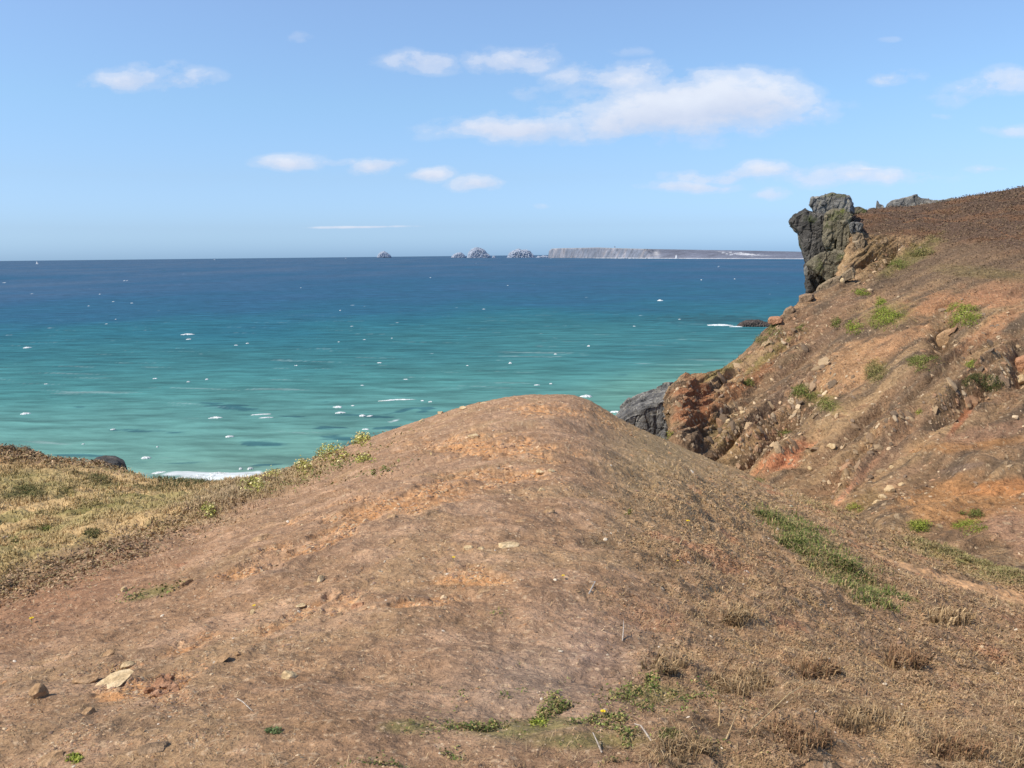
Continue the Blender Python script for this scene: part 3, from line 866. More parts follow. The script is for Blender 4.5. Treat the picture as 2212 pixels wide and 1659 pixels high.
# stones ---------------------------------------------------------------
def stone_arrays(seed, sub=2, planes=9, rough=0.12):
    bm = bmesh.new()
    bmesh.ops.create_icosphere(bm, subdivisions=sub, radius=1.0)
    V = np.array([v.co for v in bm.verts]); T = np.array([[v.index for v in f.verts] for f in bm.faces])
    bm.free()
    r = np.random.default_rng(seed)
    for _ in range(planes):
        n = r.normal(0, 1, 3); n /= np.linalg.norm(n)
        hh = r.uniform(0.45, 0.85)
        dd = V @ n - hh
        V = V - np.maximum(dd, 0)[:, None] * n
    V = V * (1 + rough * fbm(V + seed * 3.1, 1.6, 3, seed)[:, None])
    V /= np.abs(V).max(0)
    return V, T


def gravel(name, n, w, size, cols, label, seed, which='g', flat=0.45):
    proto = [stone_arrays(seed + k, 1, 5, 0.05) for k in range(6)]
    P, Nn, d, _, _ = sample(w, n, which)
    Vs, Ts, Cs, off = [], [], [], 0
    s = size(d) * np.minimum(rng.lognormal(0, 0.45, n), 2.2)
    a = rng.uniform(0, 6.28, n)
    cc = palette(n, cols, 0.15)
    for k in range(6):
        idx = np.nonzero(np.arange(n) % 6 == k)[0]
        pv_, pt_ = proto[k]
        m = len(idx)
        ca, sa = np.cos(a[idx])[:, None], np.sin(a[idx])[:, None]
        asp = rng.uniform(0.55, 1.0, (m, 1))
        X = pv_[None, :, 0] * ca - pv_[None, :, 1] * asp * sa
        Y = pv_[None, :, 0] * sa + pv_[None, :, 1] * asp * ca
        Z = np.repeat(pv_[None, :, 2] * flat, m, 0) + 0.0
        Q = np.stack([X, Y, Z], -1) * (s[idx] / 2)[:, None, None] + P[idx][:, None, :]
        # follow the slope
        sl = -(Nn[idx][:, None, :2] * (Q - P[idx][:, None, :])[..., :2]).sum(-1) / np.maximum(Nn[idx][:, None, 2], .3)
        Q[..., 2] += np.clip(sl, -0.4 * s[idx][:, None], 0.4 * s[idx][:, None])
        Vs.append(Q.reshape(-1, 3)); Ts.append((pt_[None] + (np.arange(m) * len(pv_))[:, None, None]).reshape(-1, 3) + off)
        Cs.append(np.repeat(cc[idx], len(pv_), 0)); off += m * len(pv_)
    me = np_mesh(name, np.concatenate(Vs), None, np.concatenate(Ts), np.concatenate(Cs), smooth=False)
    return stuff(name, me, M_stone_v, label, 'gravel')


M_stone_v = earth_material('loose_stone', 40.0, 12.0, 0.006, 0.01, 0.2)
ws = (1 - bowl) * (1 - 0.8 * flank) * (0.04 + 2.2 * om * sstep(nB, -0.2, 0.3) + 0.3 * sstep(nA, 0.1, 0.4) * sstep(nB, 0.0, 0.4) + 0.7 * blob(gpx, gpy, 220, 1540, 340, 90, -15) * sstep(nB, -0.2, 0.3)) * sstep(gpy, 850, 900)
TANS = [(0.42, 0.30, 0.19), (0.36, 0.22, 0.13), (0.50, 0.40, 0.28), (0.30, 0.20, 0.14), (0.44, 0.26, 0.15), (0.24, 0.17, 0.13)]
gravel('gravel', 9500, ws, lambda d: np.clip(d * 0.0027, 0.008, 0.09), TANS, 'crumbled tan and orange stone fragments scattered over the bare spur', 300)
wg = (1 - bowl) * (1 - 0.85 * flank) * (0.35 + sstep(nB, -0.1, 0.4)) * sstep(gpy, 930, 1150)
gravel('grit', 13000, wg, lambda d: np.clip(d * 0.0016, 0.004, 0.05), [(0.40, 0.30, 0.21), (0.30, 0.215, 0.155), (0.47, 0.38, 0.28), (0.22, 0.16, 0.12), (0.35, 0.235, 0.16)],
       'fine gritty rubble strewn over the bare soil of the spur', 310, flat=0.6)
gravel('white_grit', 320, 0.25 + flank + 0.4 * sstep(nA, 0.1, 0.4), lambda d: np.clip(d * 0.0030, 0.010, 0.09), [(0.62, 0.58, 0.52), (0.55, 0.50, 0.42)],
       'tiny whitish pebbles and snail shells dotted over the spur', 320, flat=0.7)
gravel('ledge_rubble', 270, (rocky ** 2) * sstep(fbm(H, 0.5, 3, 99), -0.15, 0.2) * (1 - plateau) * sstep(hpy - np.interp(hpx, [1450, 1500, 1560, 1640, 1690, 1740, 1800, 1850, 1900], [842, 825, 795, 735, 690, 645, 607, 560, 500]), 12, 30), lambda d: d * 0.0062,
       [(0.34, 0.255, 0.165), (0.24, 0.175, 0.12), (0.42, 0.32, 0.21), (0.17, 0.13, 0.095), (0.30, 0.19, 0.12)], 'angular broken rock bedded in the ledges of the eroded hillside', 350, 'h', 0.55)
gravel('scree', 1900, (rocky * 0.6 + 0.05 + 2.0 * blob(hpx, hpy, 1955, 1075, 70, 16, -30) + 1.2 * blob(hpx, hpy, 1660, 930, 90, 40, -35)) * (1 - smooth_hill), lambda d: d * 0.0029,
       [(0.40, 0.31, 0.21), (0.30, 0.21, 0.14), (0.48, 0.39, 0.28), (0.22, 0.17, 0.13), (0.35, 0.22, 0.14)], 'loose broken stone lying on the eroded hillside', 340, 'h', 0.6)


# individual stones -------------------------------------------------------
M_pale = rock_material('pale_stone', (0.40, 0.28, 0.15), (0.53, 0.395, 0.22), (0.64, 0.51, 0.32), 9.0, bump=0.006)
M_tan = rock_material('tan_stone', (0.26, 0.155, 0.08), (0.38, 0.24, 0.125), (0.46, 0.31, 0.18), 9.0, bump=0.008)
M_orange = rock_material('orange_stone', (0.30, 0.15, 0.08), (0.42, 0.22, 0.12), (0.52, 0.31, 0.19), 7.0, bump=0.02)
M_brown = rock_material('brown_stone', (0.15, 0.10, 0.06), (0.26, 0.175, 0.105), (0.36, 0.25, 0.155), 5.0, bump=0.02)
M_greyrock = rock_material('grey_rock', (0.075, 0.075, 0.075), (0.19, 0.185, 0.175), (0.34, 0.33, 0.30), 1.1, bump=0.05, lichen=(0.38, 0.35, 0.26))


def one_stone(name, px, py, wpx, hpx_, seed, mat, label, cat='stone', group=None, sub=3, planes=10, deg=0.0, depth=0.8, sink=0.40, rough=0.12):
    p, n, d = hit(px, py)
    s = d / F * math.hypot(1, (px - CX) / F)
    W, T = wpx * s, hpx_ * s * 1.25
    V, Tt = stone_arrays(seed, sub, planes, rough)
    V = V * np.array([W / 2, W / 2 * depth, T / 2])
    a = R(deg)
    V = np.stack([V[:, 0] * math.cos(a) - V[:, 2] * math.sin(a), V[:, 1], V[:, 0] * math.sin(a) + V[:, 2] * math.cos(a)], 1)
    V[:, 2] += T * (0.5 - sink)
    th = -math.atan2(px - CX, F)
    V = np.stack([V[:, 0] * math.cos(th) - V[:, 1] * math.sin(th), V[:, 0] * math.sin(th) + V[:, 1] * math.cos(th), V[:, 2]], 1)
    o = link(name, np_mesh(name, V, None, Tt, smooth=False), mat, loc=p)
    return props(o, label, cat, group)


BIG = [
    # px, py, w, h, mat, deg, label
    (1097, 1178, 52, 9, M_pale, 5, 'long flat cream stone lying across the middle of the spur top'),
    (625, 1464, 34, 22, M_pale, 28, 'pale blocky stone alone on the grey-brown soil at lower left of centre'),
    (84, 1503, 30, 36, M_tan, 35, 'smooth tan egg shaped stone near the bottom left corner'),
    (236, 1478, 92, 8, M_pale, 30, 'long cream rock rib breaking out of the soil at lower left'),
    (190, 1540, 26, 16, M_tan, 0, 'small split stone with a dark underside just below the cream rock rib'),
    (300, 1585, 34, 14, M_tan, 8, 'ochre stone with a dark right end in the lower left'),
    (330, 1596 + 20, 62, 16, M_brown, 10, 'broad brown slab half buried at the bottom left edge of the spur'),
    (112, 1640, 56, 12, M_tan, 18, 'slim tan stone at the very bottom left of the picture'),
    (182, 1472, 52, 16, M_tan, 22, 'flat tan slab just above the egg shaped stone'),
    (275, 1440, 26, 12, M_pale, 5, 'small white-cream stone just above the cream rock rib'),
    (236, 1415, 26, 12, M_tan, 25, 'ochre lump above and left of the small cream stone'),
    (401, 1260, 30, 12, M_tan, 30, 'yellow-tan stone beside the green patch on the left flank'),
    (392, 1222, 34, 8, M_orange, 0, 'flat orange stone above the yellow-tan stone on the left flank'),
    (268, 1278, 14, 13, M_pale, 0, 'small upright cream stone left of the green patch'),
    (478, 1428, 42, 10, M_tan, 45, 'thin leaning tan stone like a stick on the lower left slope'),
    (515, 1414, 16, 9, M_tan, 0, 'small tan stone at the top end of the thin leaning stone'),
    (1022, 942, 28, 11, M_pale, 0, 'broad pale stone on the far crest of the spur'),
    (950, 893, 14, 10, M_pale, 10, 'white stone on the skyline of the spur, left of the crest'),
    (1000, 884, 22, 7, M_pale, 0, 'flat pale stone right of the white skyline stone'),
    (913, 912, 16, 8, M_pale, 0, 'pale stone on the left shoulder of the crest'),
    (1045, 873, 22, 6, M_pale, 0, 'low cream stone on the skyline near the crest'),
    (1168, 1020, 24, 9, M_pale, 0, 'left one of two pale stones side by side on the middle of the spur'),
    (1192, 1020, 18, 9, M_pale, 0, 'right one of two pale stones side by side on the middle of the spur'),
    (1170, 1060, 16, 11, M_pale, 0, 'rounded pale stone below the two side by side stones'),
    (1185, 1107, 28, 10, M_tan, 10, 'tan stone on the orange soil right of centre'),
    (1125, 1127, 22, 7, M_tan, 0, 'low tan stone left of the tan stone on orange soil'),
    (1012, 1184, 22, 10, M_pale, 10, 'pale stone left of the long flat cream stone'),
    (1040, 1186, 16, 7, M_pale, 0, 'small pale stone touching the left end of the long flat cream stone'),
    (848, 1172, 16, 10, M_tan, 30, 'tan stone on the brown patch left of the long flat cream stone'),
    (557, 1165, 50, 10, M_tan, 18, 'long tan stone in the orange band at the upper left flank'),
    (845, 1116, 24, 10, M_tan, 15, 'yellowish stone beside the dark oval patch of the spur'),
    (1043, 1277, 40, 9, M_tan, 0, 'flat ochre stone below the middle of the spur'),
    (1025, 1258, 16, 9, M_tan, 30, 'small tan stone just above the flat ochre stone'),
    (692, 1254, 24, 15, M_pale, 30, 'cream stone at the top of a group of crumbled stones on the left flank'),
    (664, 1262, 20, 10, M_tan, 0, 'yellowish stone left of the cream one among the crumbled stones'),
    (650, 1310, 26, 13, M_pale, 0, 'pale stone at the lower end of the crumbled stones on the left flank'),
    (548, 1325, 13, 14, M_pale, 0, 'small cream stone with a yellow flower above it'),
    (775, 1310, 34, 13, M_orange, 30, 'orange stone on the edge of the orange scar left of centre'),
    (737, 1330, 20, 12, M_brown, 20, 'dark brown stone below the orange stone'),
    (640, 1045, 0.1, 0.1, None, 0, ''),
    (1560 / 1.0, 1385, 0.1, 0.1, None, 0, ''),
]
sd = 500
for px, py, w, h_, m, dg, lab in BIG:
    sd += 1
    if m is None: continue
    one_stone('stone', px, py, w, h_, sd, m, lab, deg=dg * 0.6, planes=8)

# crumbling orange block in lower left
p, n, d = hit(352, 1483)
cr = empty('crumbling_rock', p)
props(cr, 'crumbling pitted orange rock breaking through the soil at lower left', 'rock')
sp = d / F
for k, (dx, dy, w, h_) in enumerate([(0, 0, 66, 40), (-22, 12, 34, 22), (22, 10, 36, 20), (4, -10, 40, 20), (-6, 20, 36, 18)]):
    V, T = stone_arrays(700 + k, 4, 12, 0.4)
    V = V * np.array([w, w * 0.8, h_]) * 0.5 * sp
    pk, _, _ = hit(352 + dx, 1483 + dy)
    V = V + (pk - p) + np.array([0, 0, h_ * 0.12 * sp])
    V = V + 0.012 * fbm(V, 30, 3, 5)[:, None] * np.array([1, 1, 1])
    link('rock_lump', np_mesh('rock_lump', V, None, T, smooth=False), M_orange, cr)

# pale stones of the scree on the hillside
for k, (px, py, w, h_, lab) in enumerate([
    (1925, 1060, 24, 14, 'cream boulder in the scree tongue on the right, topmost'),
    (1905, 1075, 20, 12, 'cream boulder in the scree tongue on the right, left of the topmost'),
    (1945, 1048, 16, 9, 'small cream boulder above the scree tongue on the right'),
    (1893, 1088, 18, 11, 'cream boulder low in the scree tongue on the right'),
    (1585, 960, 0, 0, ''),
    (1575, 915, 16, 14, 'white quartz block on the rocky end of the hillside'),
    (1592, 900, 13, 10, 'white quartz chip above the quartz block on the rocky end of the hillside'),
    (1603, 893, 12, 8, 'topmost white quartz chip on the rocky end of the hillside'),
    (1796, 965, 20, 10, 'pale yellow stone on the middle of the rocky face'),
    (1748, 1015, 12, 9, 'pale stone at the right end of the pink bare patch'),
    (2200, 820, 24, 18, 'white stone at the right edge of the hillside'),
    (1925, 1010, 10, 7, 'white stone on the gravelly slope above the scree tongue'),
    (1777, 845, 8, 8, 'small white stone on the upper rocky face'),
    (1545, 800, 0, 0, ''),
    (1723, 752, 7, 5, 'tiny white stone on the slope below the crag'),
    (1748, 648, 8, 6, 'white chip beside the block under the crag'),
    (1822, 608, 10, 10, 'white stone wedged under the slab below the crag')]):
    if w: one_stone('stone', px, py, w, h_, 800 + k, M_pale, lab, sub=2)

# ------------------------------------------------------------------ plants
def alld_at(px, py):
    return hit(px, py)[2]


def clump(name, px, py, wpx, hpx_, n, pal, label, leafk=0.0042, cat='plant', group=None, flowers=None, ratio=0.5, dome=0.26, grassy=False):
    p, nrm, d = hit(px, py)
    s = d / F
    rx, rz = wpx / 2 * s, hpx_ * s
    m = int(n * 2.2)
    leafk = leafk * 0.62
    if not grassy and not flowers and alld_at(px, py) > 22: leafk, m = leafk * 0.62, int(m * 2.0)
    # follow the slope: sample land vertices under the outline
    sel = np.nonzero((np.abs(allx - px) < wpx * .7) & (np.abs(ally - py) < hpx_ * .7) & (alld < d * 1.25 + 1) & (alld > d * 0.8 - 1))[0]
    if len(sel) < 4: sel = np.array([np.argmin((allx - px) ** 2 + (ally - py) ** 2)])
    wpx, hpx_ = wpx * 1.25, hpx_ * 1.2
    e_ = ((allx[sel] - px) / (wpx * .5)) ** 2 + ((ally[sel] - py) / (hpx_ * .5)) ** 2
    noi = fbm(allP[sel], 6.0 / max(rx * 6, .2), 3, 17)
    wgt = np.clip(0.75 - e_ + 1.5 * noi, 0, 1) * (e_ < 1.1) + 0.02 * (e_ < 0.7) + 1e-9
    k = sel[rng.choice(len(sel), m, p=wgt / wgt.sum())]
    B = allP[k] + rng.normal(0, 1, (m, 3)) * s * 2.0
    th = np.clip(1.1 - ((allx[k] - px) / (wpx * .5)) ** 2 - ((ally[k] - py) / (hpx_ * .5)) ** 2, 0.1, 1)
    hh = rng.uniform(0, 1, m) * th * dome * min(rx, rz * 2) * 1.2
    up = allN[k] * 0.5 + np.array([0, 0, 0.6])
    Cn = B + up * hh[:, None]
    m_ = None
    sz = d * leafk * rng.uniform(0.5, 1.4, m)
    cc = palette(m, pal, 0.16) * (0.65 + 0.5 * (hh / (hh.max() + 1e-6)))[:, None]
    if grassy:
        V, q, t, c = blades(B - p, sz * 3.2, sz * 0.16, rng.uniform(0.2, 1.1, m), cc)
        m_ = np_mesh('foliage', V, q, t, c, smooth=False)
    else:
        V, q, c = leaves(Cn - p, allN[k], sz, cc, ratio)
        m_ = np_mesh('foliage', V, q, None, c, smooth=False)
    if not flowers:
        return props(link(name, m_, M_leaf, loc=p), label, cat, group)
    o = empty(name, p)
    props(o, label, cat, group)
    link('foliage', m_, M_leaf, o)
    if flowers:
        nf, fc = flowers
        kk = rng.choice(m, nf)
        V, q, c = leaves(Cn[kk] - p + up[kk] * (0.25 * min(rx, rz) + sz[kk] * .3)[:, None], allN[kk], sz[kk] * 0.85, palette(nf, fc, 0.08), 0.9)
        link('flowers', np_mesh('flowers', V, q, None, c, smooth=False), M_leaf, o)
    return o


BR = [(0.20, 0.27, 0.04), (0.26, 0.31, 0.05), (0.14, 0.20, 0.035), (0.30, 0.33, 0.08)]
MG = [(0.14, 0.18, 0.04), (0.19, 0.22, 0.06), (0.10, 0.14, 0.035), (0.24, 0.23, 0.09)]
DG = [(0.07, 0.095, 0.03), (0.10, 0.12, 0.04), (0.14, 0.13, 0.05), (0.06, 0.07, 0.03)]
YG = [(0.30, 0.32, 0.07), (0.38, 0.38, 0.10), (0.22, 0.25, 0.06)]
OL = [(0.19, 0.19, 0.07), (0.24, 0.21, 0.09), (0.15, 0.16, 0.06)]
PL = [
    (2082, 684, 74, 52, 900, BR, 'bright green bush at the upper right, hanging over a dark hole in the slope'),
    (1915, 690, 66, 42, 800, BR, 'broad bright green bush in the middle of the upper slope'),
    (1903, 656, 24, 28, 260, BR, 'small green tuft just above the broad bush of the upper slope'),
    (1846, 708, 44, 30, 380, BR, 'green streak of leaves left of the broad bush of the upper slope'),
    (1806, 698, 20, 22, 200, MG, 'little round green tuft left of the green streak'),
    (1861, 633, 34, 11, 200, BR, 'thin flat green patch below the crag'),
    (1996, 788, 70, 36, 650, MG, 'green patch in the middle of the right slope'),
    (2102, 789, 28, 16, 220, BR, 'small bright green patch right of the middle slope patch'),
    (1676, 722, 34, 40, 450, MG, 'green bush on the skyline edge of the slope beside the sea'),
    (1650, 738, 40, 22, 300, OL, 'olive leafy fringe on the skyline edge just below the edge bush'),
    (1735, 712, 34, 16, 200, MG, 'faint green patch between the edge bush and the round tuft'),
    (1736, 850, 52, 36, 520, MG, 'green patch tucked under a ledge on the rocky face'),
    (1785, 878, 34, 36, 350, MG, 'green patch right of the ledge patch on the rocky face'),
    (1692, 935, 26, 14, 160, MG, 'green clump in the dark cleft of the rocky face'),
    (1892, 800, 46, 46, 380, OL, 'thin straggling green patch at the centre of the slope'),
    (2120, 832, 76, 40, 620, DG, 'dark green patch in the gully furrow at the right'),
    (1986, 892, 14, 12, 110, YG, 'tiny yellow-green tuft in the brown furrow'),
    (1990, 1141, 84, 22, 520, BR, 'bright green patch at the foot of the orange bank, left of two'),
    (2092, 1140, 62, 34, 480, BR, 'green patch at the foot of the orange bank, right of two'),
    (2100, 1112, 50, 14, 260, MG, 'slim green streak on the orange bank above the right foot patch'),
    (1846, 1098, 36, 16, 240, YG, 'yellow-green clump where the gully floor meets the pink rib'),
    (1640, 1040, 26, 14, 150, MG, 'small green clump at the foot of the rocky face'),
    (1942, 574, 44, 18, 300, MG, 'green patch on the brown ledge right of the crag'),
    (1990, 548, 50, 14, 300, OL, 'olive patch above the ledge right of the crag'),
    (1618, 828, 22, 16, 160, MG, 'small green tuft on the reddish edge of the slope'),
    (1437, 940, 34, 18, 200, YG, 'yellowish bush on the spur edge beside the grey rock'),
    (1705, 1148, 40, 24, 350, MG, 'pale green tuft at the upper end of the grass strip'),
    (1360, 1108, 14, 10, 120, MG, 'small green plant on the right shoulder of the spur'),
    (201, 1153, 36, 20, 400, DG, 'dark round tussock in the grassy hollow'),
    (98, 1141, 26, 15, 240, MG, 'small green tussock left of the dark round one in the hollow'),
    (30, 1168, 24, 14, 220, MG, 'bright green tussock near the left edge of the hollow'),
    (60, 1066, 70, 26, 500, DG, 'dark green low shrub at the far left of the hollow'),
    (215, 1038, 60, 20, 360, DG, 'dark brush on the hump of the hollow'),
    (400, 1042, 110, 40, 900, [(0.14, 0.15, 0.07), (0.19, 0.18, 0.09), (0.11, 0.12, 0.055)], 'grey-green rushes at the seaward rim of the hollow'),
    (140, 1060, 40, 14, 240, OL, 'olive tuft beside the dark green low shrub'),
    (60, 972, 90, 16, 420, [(0.22, 0.15, 0.10), (0.17, 0.12, 0.08), (0.28, 0.20, 0.13)], 'brown bush on the skyline rim at the far left'),
    (160, 1640, 40, 18, 260, BR, 'small bright green plant at the bottom left edge of the picture'),
    (1165, 1560, 34, 30, 260, BR, 'leafy green sprig in the bottom foreground left of the yellow flower'),
    (590, 1580, 30, 16, 160, [(0.16, 0.22, 0.10), (0.12, 0.17, 0.07)], 'blue-green sprig on the bare soil of the near foreground'),
    (1445, 1590, 60, 30, 300, OL, 'olive weed among the dry stalks at the bottom'),
]
for px, py, w, h_, n, pal, lab in PL:
    clump('plant', px, py, w, h_, n, pal, lab, grassy=('rushes' in lab), leafk=0.0035 if py < 1250 else 0.0050)
DRY = [(0.40, 0.29, 0.17), (0.30, 0.21, 0.12), (0.50, 0.38, 0.23), (0.22, 0.15, 0.09)]
RUST = [(0.26, 0.155, 0.09), (0.33, 0.21, 0.12), (0.20, 0.12, 0.07), (0.36, 0.26, 0.15)]
for px, py, w, h_, n, pal, lab in [
    (1602, 1478, 110, 50, 420, DRY, 'straw tussock right of the centre foreground, above the long slanting stalk'), (1590, 1335, 60, 36, 260, DRY, 'rusty straw tussock in the middle of the right flank, farther off'),
    (1700, 1600, 150, 60, 520, RUST, 'rust red heath clump at the bottom right of centre'), (1880, 1560, 130, 50, 420, DRY, 'dry grass tussock at the lower right'),
    (1960, 1430, 90, 36, 300, RUST, 'small rusty heath clump at the right, halfway up the near flank'), (1480, 1625, 130, 46, 420, DRY, 'dry grass tussock at the bottom edge under the upright stalks'),
    (2080, 1620, 150, 50, 420, RUST, 'red-brown heath clump in the bottom right corner'), (1760, 1450, 90, 36, 260, RUST, 'brown heath clump in the middle of the near right flank'),
    (1440, 1440, 80, 34, 240, DRY, 'small straw tussock beside the bare grey soil'), (2060, 1340, 90, 30, 260, DRY, 'straw tussock just below the trodden path at the right')]:
    clump('tussock', px, py, w, h_, n, pal, lab, grassy=True, leafk=0.0062)
FL = [(0.62, 0.58, 0.26), (0.70, 0.66, 0.38), (0.55, 0.52, 0.18)]
for px, py, w, h_, n, nf, lab in [
    (452, 1106, 34, 26, 420, 25, 'yellow-green plant on the left edge of the spur, nearest of its row'),
    (545, 1058, 66, 26, 520, 90, 'pale flowering plant second from the near end of the row on the left edge'),
    (590, 1034, 44, 24, 380, 60, 'yellow-green flowering plant behind the second one on the left edge'),
    (656, 1012, 38, 22, 300, 70, 'cream flowering plant halfway along the left edge of the spur'),
    (716, 988, 70, 26, 500, 60, 'grey-green plant with cream flowers on the left edge near the crest'),
    (783, 956, 40, 20, 380, 90, 'yellow flowering plant at the far end of the left edge row'),
    (788, 997, 40, 12, 240, 14, 'flat green plant below the far end of the left edge row')]:
    clump('flowering_plant', px, py, w, h_, n, [(0.42, 0.44, 0.10), (0.34, 0.37, 0.09), (0.27, 0.29, 0.09), (0.22, 0.22, 0.09)], lab, flowers=(int(nf * 1.5), FL), dome=0.6, leafk=0.0044)


# yellow flowers: stalk, head
def flower(px, py, wpx, label):
    p, n, d = hit(px, py)
    s = d / F
    r_ = wpx / 2 * s
    o = empty('yellow_flower', p)
    props(o, label, 'flower')
    bm = bmesh.new()
    m_ = 14
    cz = r_ * 2.2
    cvert = bm.verts.new((0, 0, cz))
    for k in range(m_):
        a0, a1 = 2 * math.pi * (k - .42) / m_, 2 * math.pi * (k + .42) / m_
        am = 2 * math.pi * k / m_
        zt = cz + r_ * random.uniform(-0.1, 0.5)
        v1 = bm.verts.new((r_ * .75 * math.cos(a0), r_ * .75 * math.sin(a0), cz + r_ * .2))
        v2 = bm.verts.new((r_ * math.cos(am), r_ * math.sin(am), zt))
        v3 = bm.verts.new((r_ * .75 * math.cos(a1), r_ * .75 * math.sin(a1), cz + r_ * .2))
        bm.faces.new((cvert, v1, v2, v3))
    me = bpy.data.meshes.new('petals'); bm.to_mesh(me); bm.free()
    link('petals', me, M_yellow, o)
    bm = bmesh.new()
    bmesh.ops.create_cone(bm, segments=6, radius1=r_ * .12, radius2=r_ * .08, depth=cz, matrix=Matrix.Translation((0, 0, cz / 2)))
    me = bpy.data.meshes.new('stalk'); bm.to_mesh(me); bm.free()
    link('stalk', me, M_stalk, o)
    bm = bmesh.new()
    bmesh.ops.create_icosphere(bm, subdivisions=2, radius=r_ * .35, matrix=Matrix.Translation((0, 0, cz + r_ * .12)))
    me = bpy.data.meshes.new('flower_centre'); bm.to_mesh(me); bm.free()
    link('flower_centre', me, M_centre, o)


M_yellow = rock_material('yellow_petal', (0.70, 0.50, 0.01), (0.80, 0.62, 0.02), (0.85, 0.70, 0.04), 60.0, bump=0.0)
M_centre = rock_material('flower_heart', (0.55, 0.32, 0.02), (0.65, 0.40, 0.02), (0.70, 0.45, 0.03), 60.0, bump=0.0)
M_stalk = rock_material('flower_stalk', (0.10, 0.13, 0.04), (0.14, 0.18, 0.05), (0.18, 0.22, 0.06), 40.0, bump=0.0)
for px, py, w, lab in [(68, 1346, 10, 'yellow flower on the brown soil near the left edge'), (980, 1214, 9, 'yellow flower on the spur top below the long cream stone'),
                       (1217, 1252, 9, 'yellow flower on the spur, right of centre'), (1485, 1132, 9, 'yellow flower on the right shoulder of the spur'),
                       (1303, 1550, 14, 'yellow flower in the dry grass at the bottom'), (549, 1316, 8, 'yellow flower directly above a small cream stone'),
                       (1464, 1216, 6, 'small yellow flower low on the right shoulder, below the brighter one')]:
    flower(px, py, w, lab)


# dry stalks and sticks (single tubes)
def stick(name, pts, wpx, mat, label, cat):
    P_ = []
    for (px, py, lift) in pts:
        p, n, d = hit(px, py)
        P_.append((p, d, lift))
    P3 = [Vector(p) + Vector((0, 0, lift)) for p, d, lift in P_]
    d0 = P_[0][1]
    r_ = wpx / 2 * d0 / F
    bm = bmesh.new()
    rings = []
    nseg = 6
    for i, p in enumerate(P3):
        t = (P3[min(i + 1, len(P3) - 1)] - P3[max(i - 1, 0)]).normalized()
        a = t.orthogonal().normalized(); b = t.cross(a)
        rr = r_ * (1 - 0.6 * i / (len(P3) - 1))
        rings.append([bm.verts.new(p + (a * math.cos(6.283 * k / nseg) + b * math.sin(6.283 * k / nseg)) * rr) for k in range(nseg)])
    for A, B in zip(rings, rings[1:]):
        for k in range(nseg): bm.faces.new((A[k], A[(k + 1) % nseg], B[(k + 1) % nseg], B[k]))
    bm.faces.new(rings[0][::-1]); bm.faces.new(rings[-1])
    me = bpy.data.meshes.new(name); bm.to_mesh(me); bm.free()
    return props(link(name, me, mat), label, cat)


M_straw = rock_material('straw', (0.34, 0.22, 0.10), (0.46, 0.32, 0.16), (0.56, 0.42, 0.23), 30.0, bump=0.001)
M_wood = rock_material('grey_twig', (0.30, 0.25, 0.20), (0.45, 0.39, 0.32), (0.55, 0.50, 0.43), 30.0, bump=0.001)
for pts, w, m, lab in [
    ([(1620, 1590, .02), (1660, 1568, .05), (1700, 1543, .08), (1745, 1520, .10)], 4, M_straw, 'long straw stalk slanting up to the right at the bottom'),
    ([(1568, 1600, .0), (1580, 1582, .03), (1592, 1560, .05)], 4, M_straw, 'curved orange straw stalk left of the long slanting one'),
    ([(1552, 1570, .0), (1554, 1558, .025), (1553, 1545, .05)], 4, M_straw, 'short pale upright stalk left of the curved one'),
    ([(1272, 1284, .0), (1280, 1274, .02), (1286, 1266, .03), (1276, 1264, .02)], 4, M_wood, 'hooked bleached twig on the spur right of centre'),
    ([(512, 1510, .0), (525, 1525, .02), (545, 1540, .01)], 3, M_wood, 'thin grey twig on the soil at lower left of centre'),
    ([(2005, 1520, .0), (2011, 1505, .03), (2016, 1490, .06)], 3, M_straw, 'thin straw stalk standing at the lower right'),
    ([(1408, 1600, .0), (1385, 1585, .03), (1370, 1575, .02)], 5, M_wood, 'bent bleached root at the bottom centre'),
    ([(1300, 1625, .0), (1290, 1615, .02), (1280, 1600, .03)], 5, M_wood, 'small bleached root left of the bent one at the bottom'),
    ([(1345, 1385, .0), (1346, 1372, .04), (1346, 1362, .06)], 3, M_wood, 'short white upright twig right of the spur centre'),
    ([(1465, 1180, .0), (1478, 1168, .05), (1490, 1155, .08)], 3, M_straw, 'pale crossed straw on the right shoulder of the spur'),
]:
    stick('dry_stalk' if m is M_straw else 'twig', pts, w, m, lab, 'stalk' if m is M_straw else 'twig')

# ------------------------------------------------------------------ rocks from measured outlines
def remeshed(bm, voxel):
    me = bpy.data.meshes.new('tmp'); bm.to_mesh(me); bm.free()
    o = bpy.data.objects.new('tmp', me); col.objects.link(o)
    md = o.modifiers.new('r', 'REMESH'); md.mode = 'VOXEL'; md.voxel_size = voxel
    dg = bpy.context.evaluated_depsgraph_get()
    ev = o.evaluated_get(dg)
    m2 = bpy.data.meshes.new_from_object(ev)
    bpy.data.objects.remove(o); bpy.data.meshes.remove(me)
    V = np.empty(len(m2.vertices) * 3, np.float32); m2.vertices.foreach_get('co', V)
    Nn_ = np.empty(len(m2.vertices) * 3, np.float32); m2.vertices.foreach_get('normal', Nn_)
    return m2, V.reshape(-1, 3).astype(float), Nn_.reshape(-1, 3).astype(float)


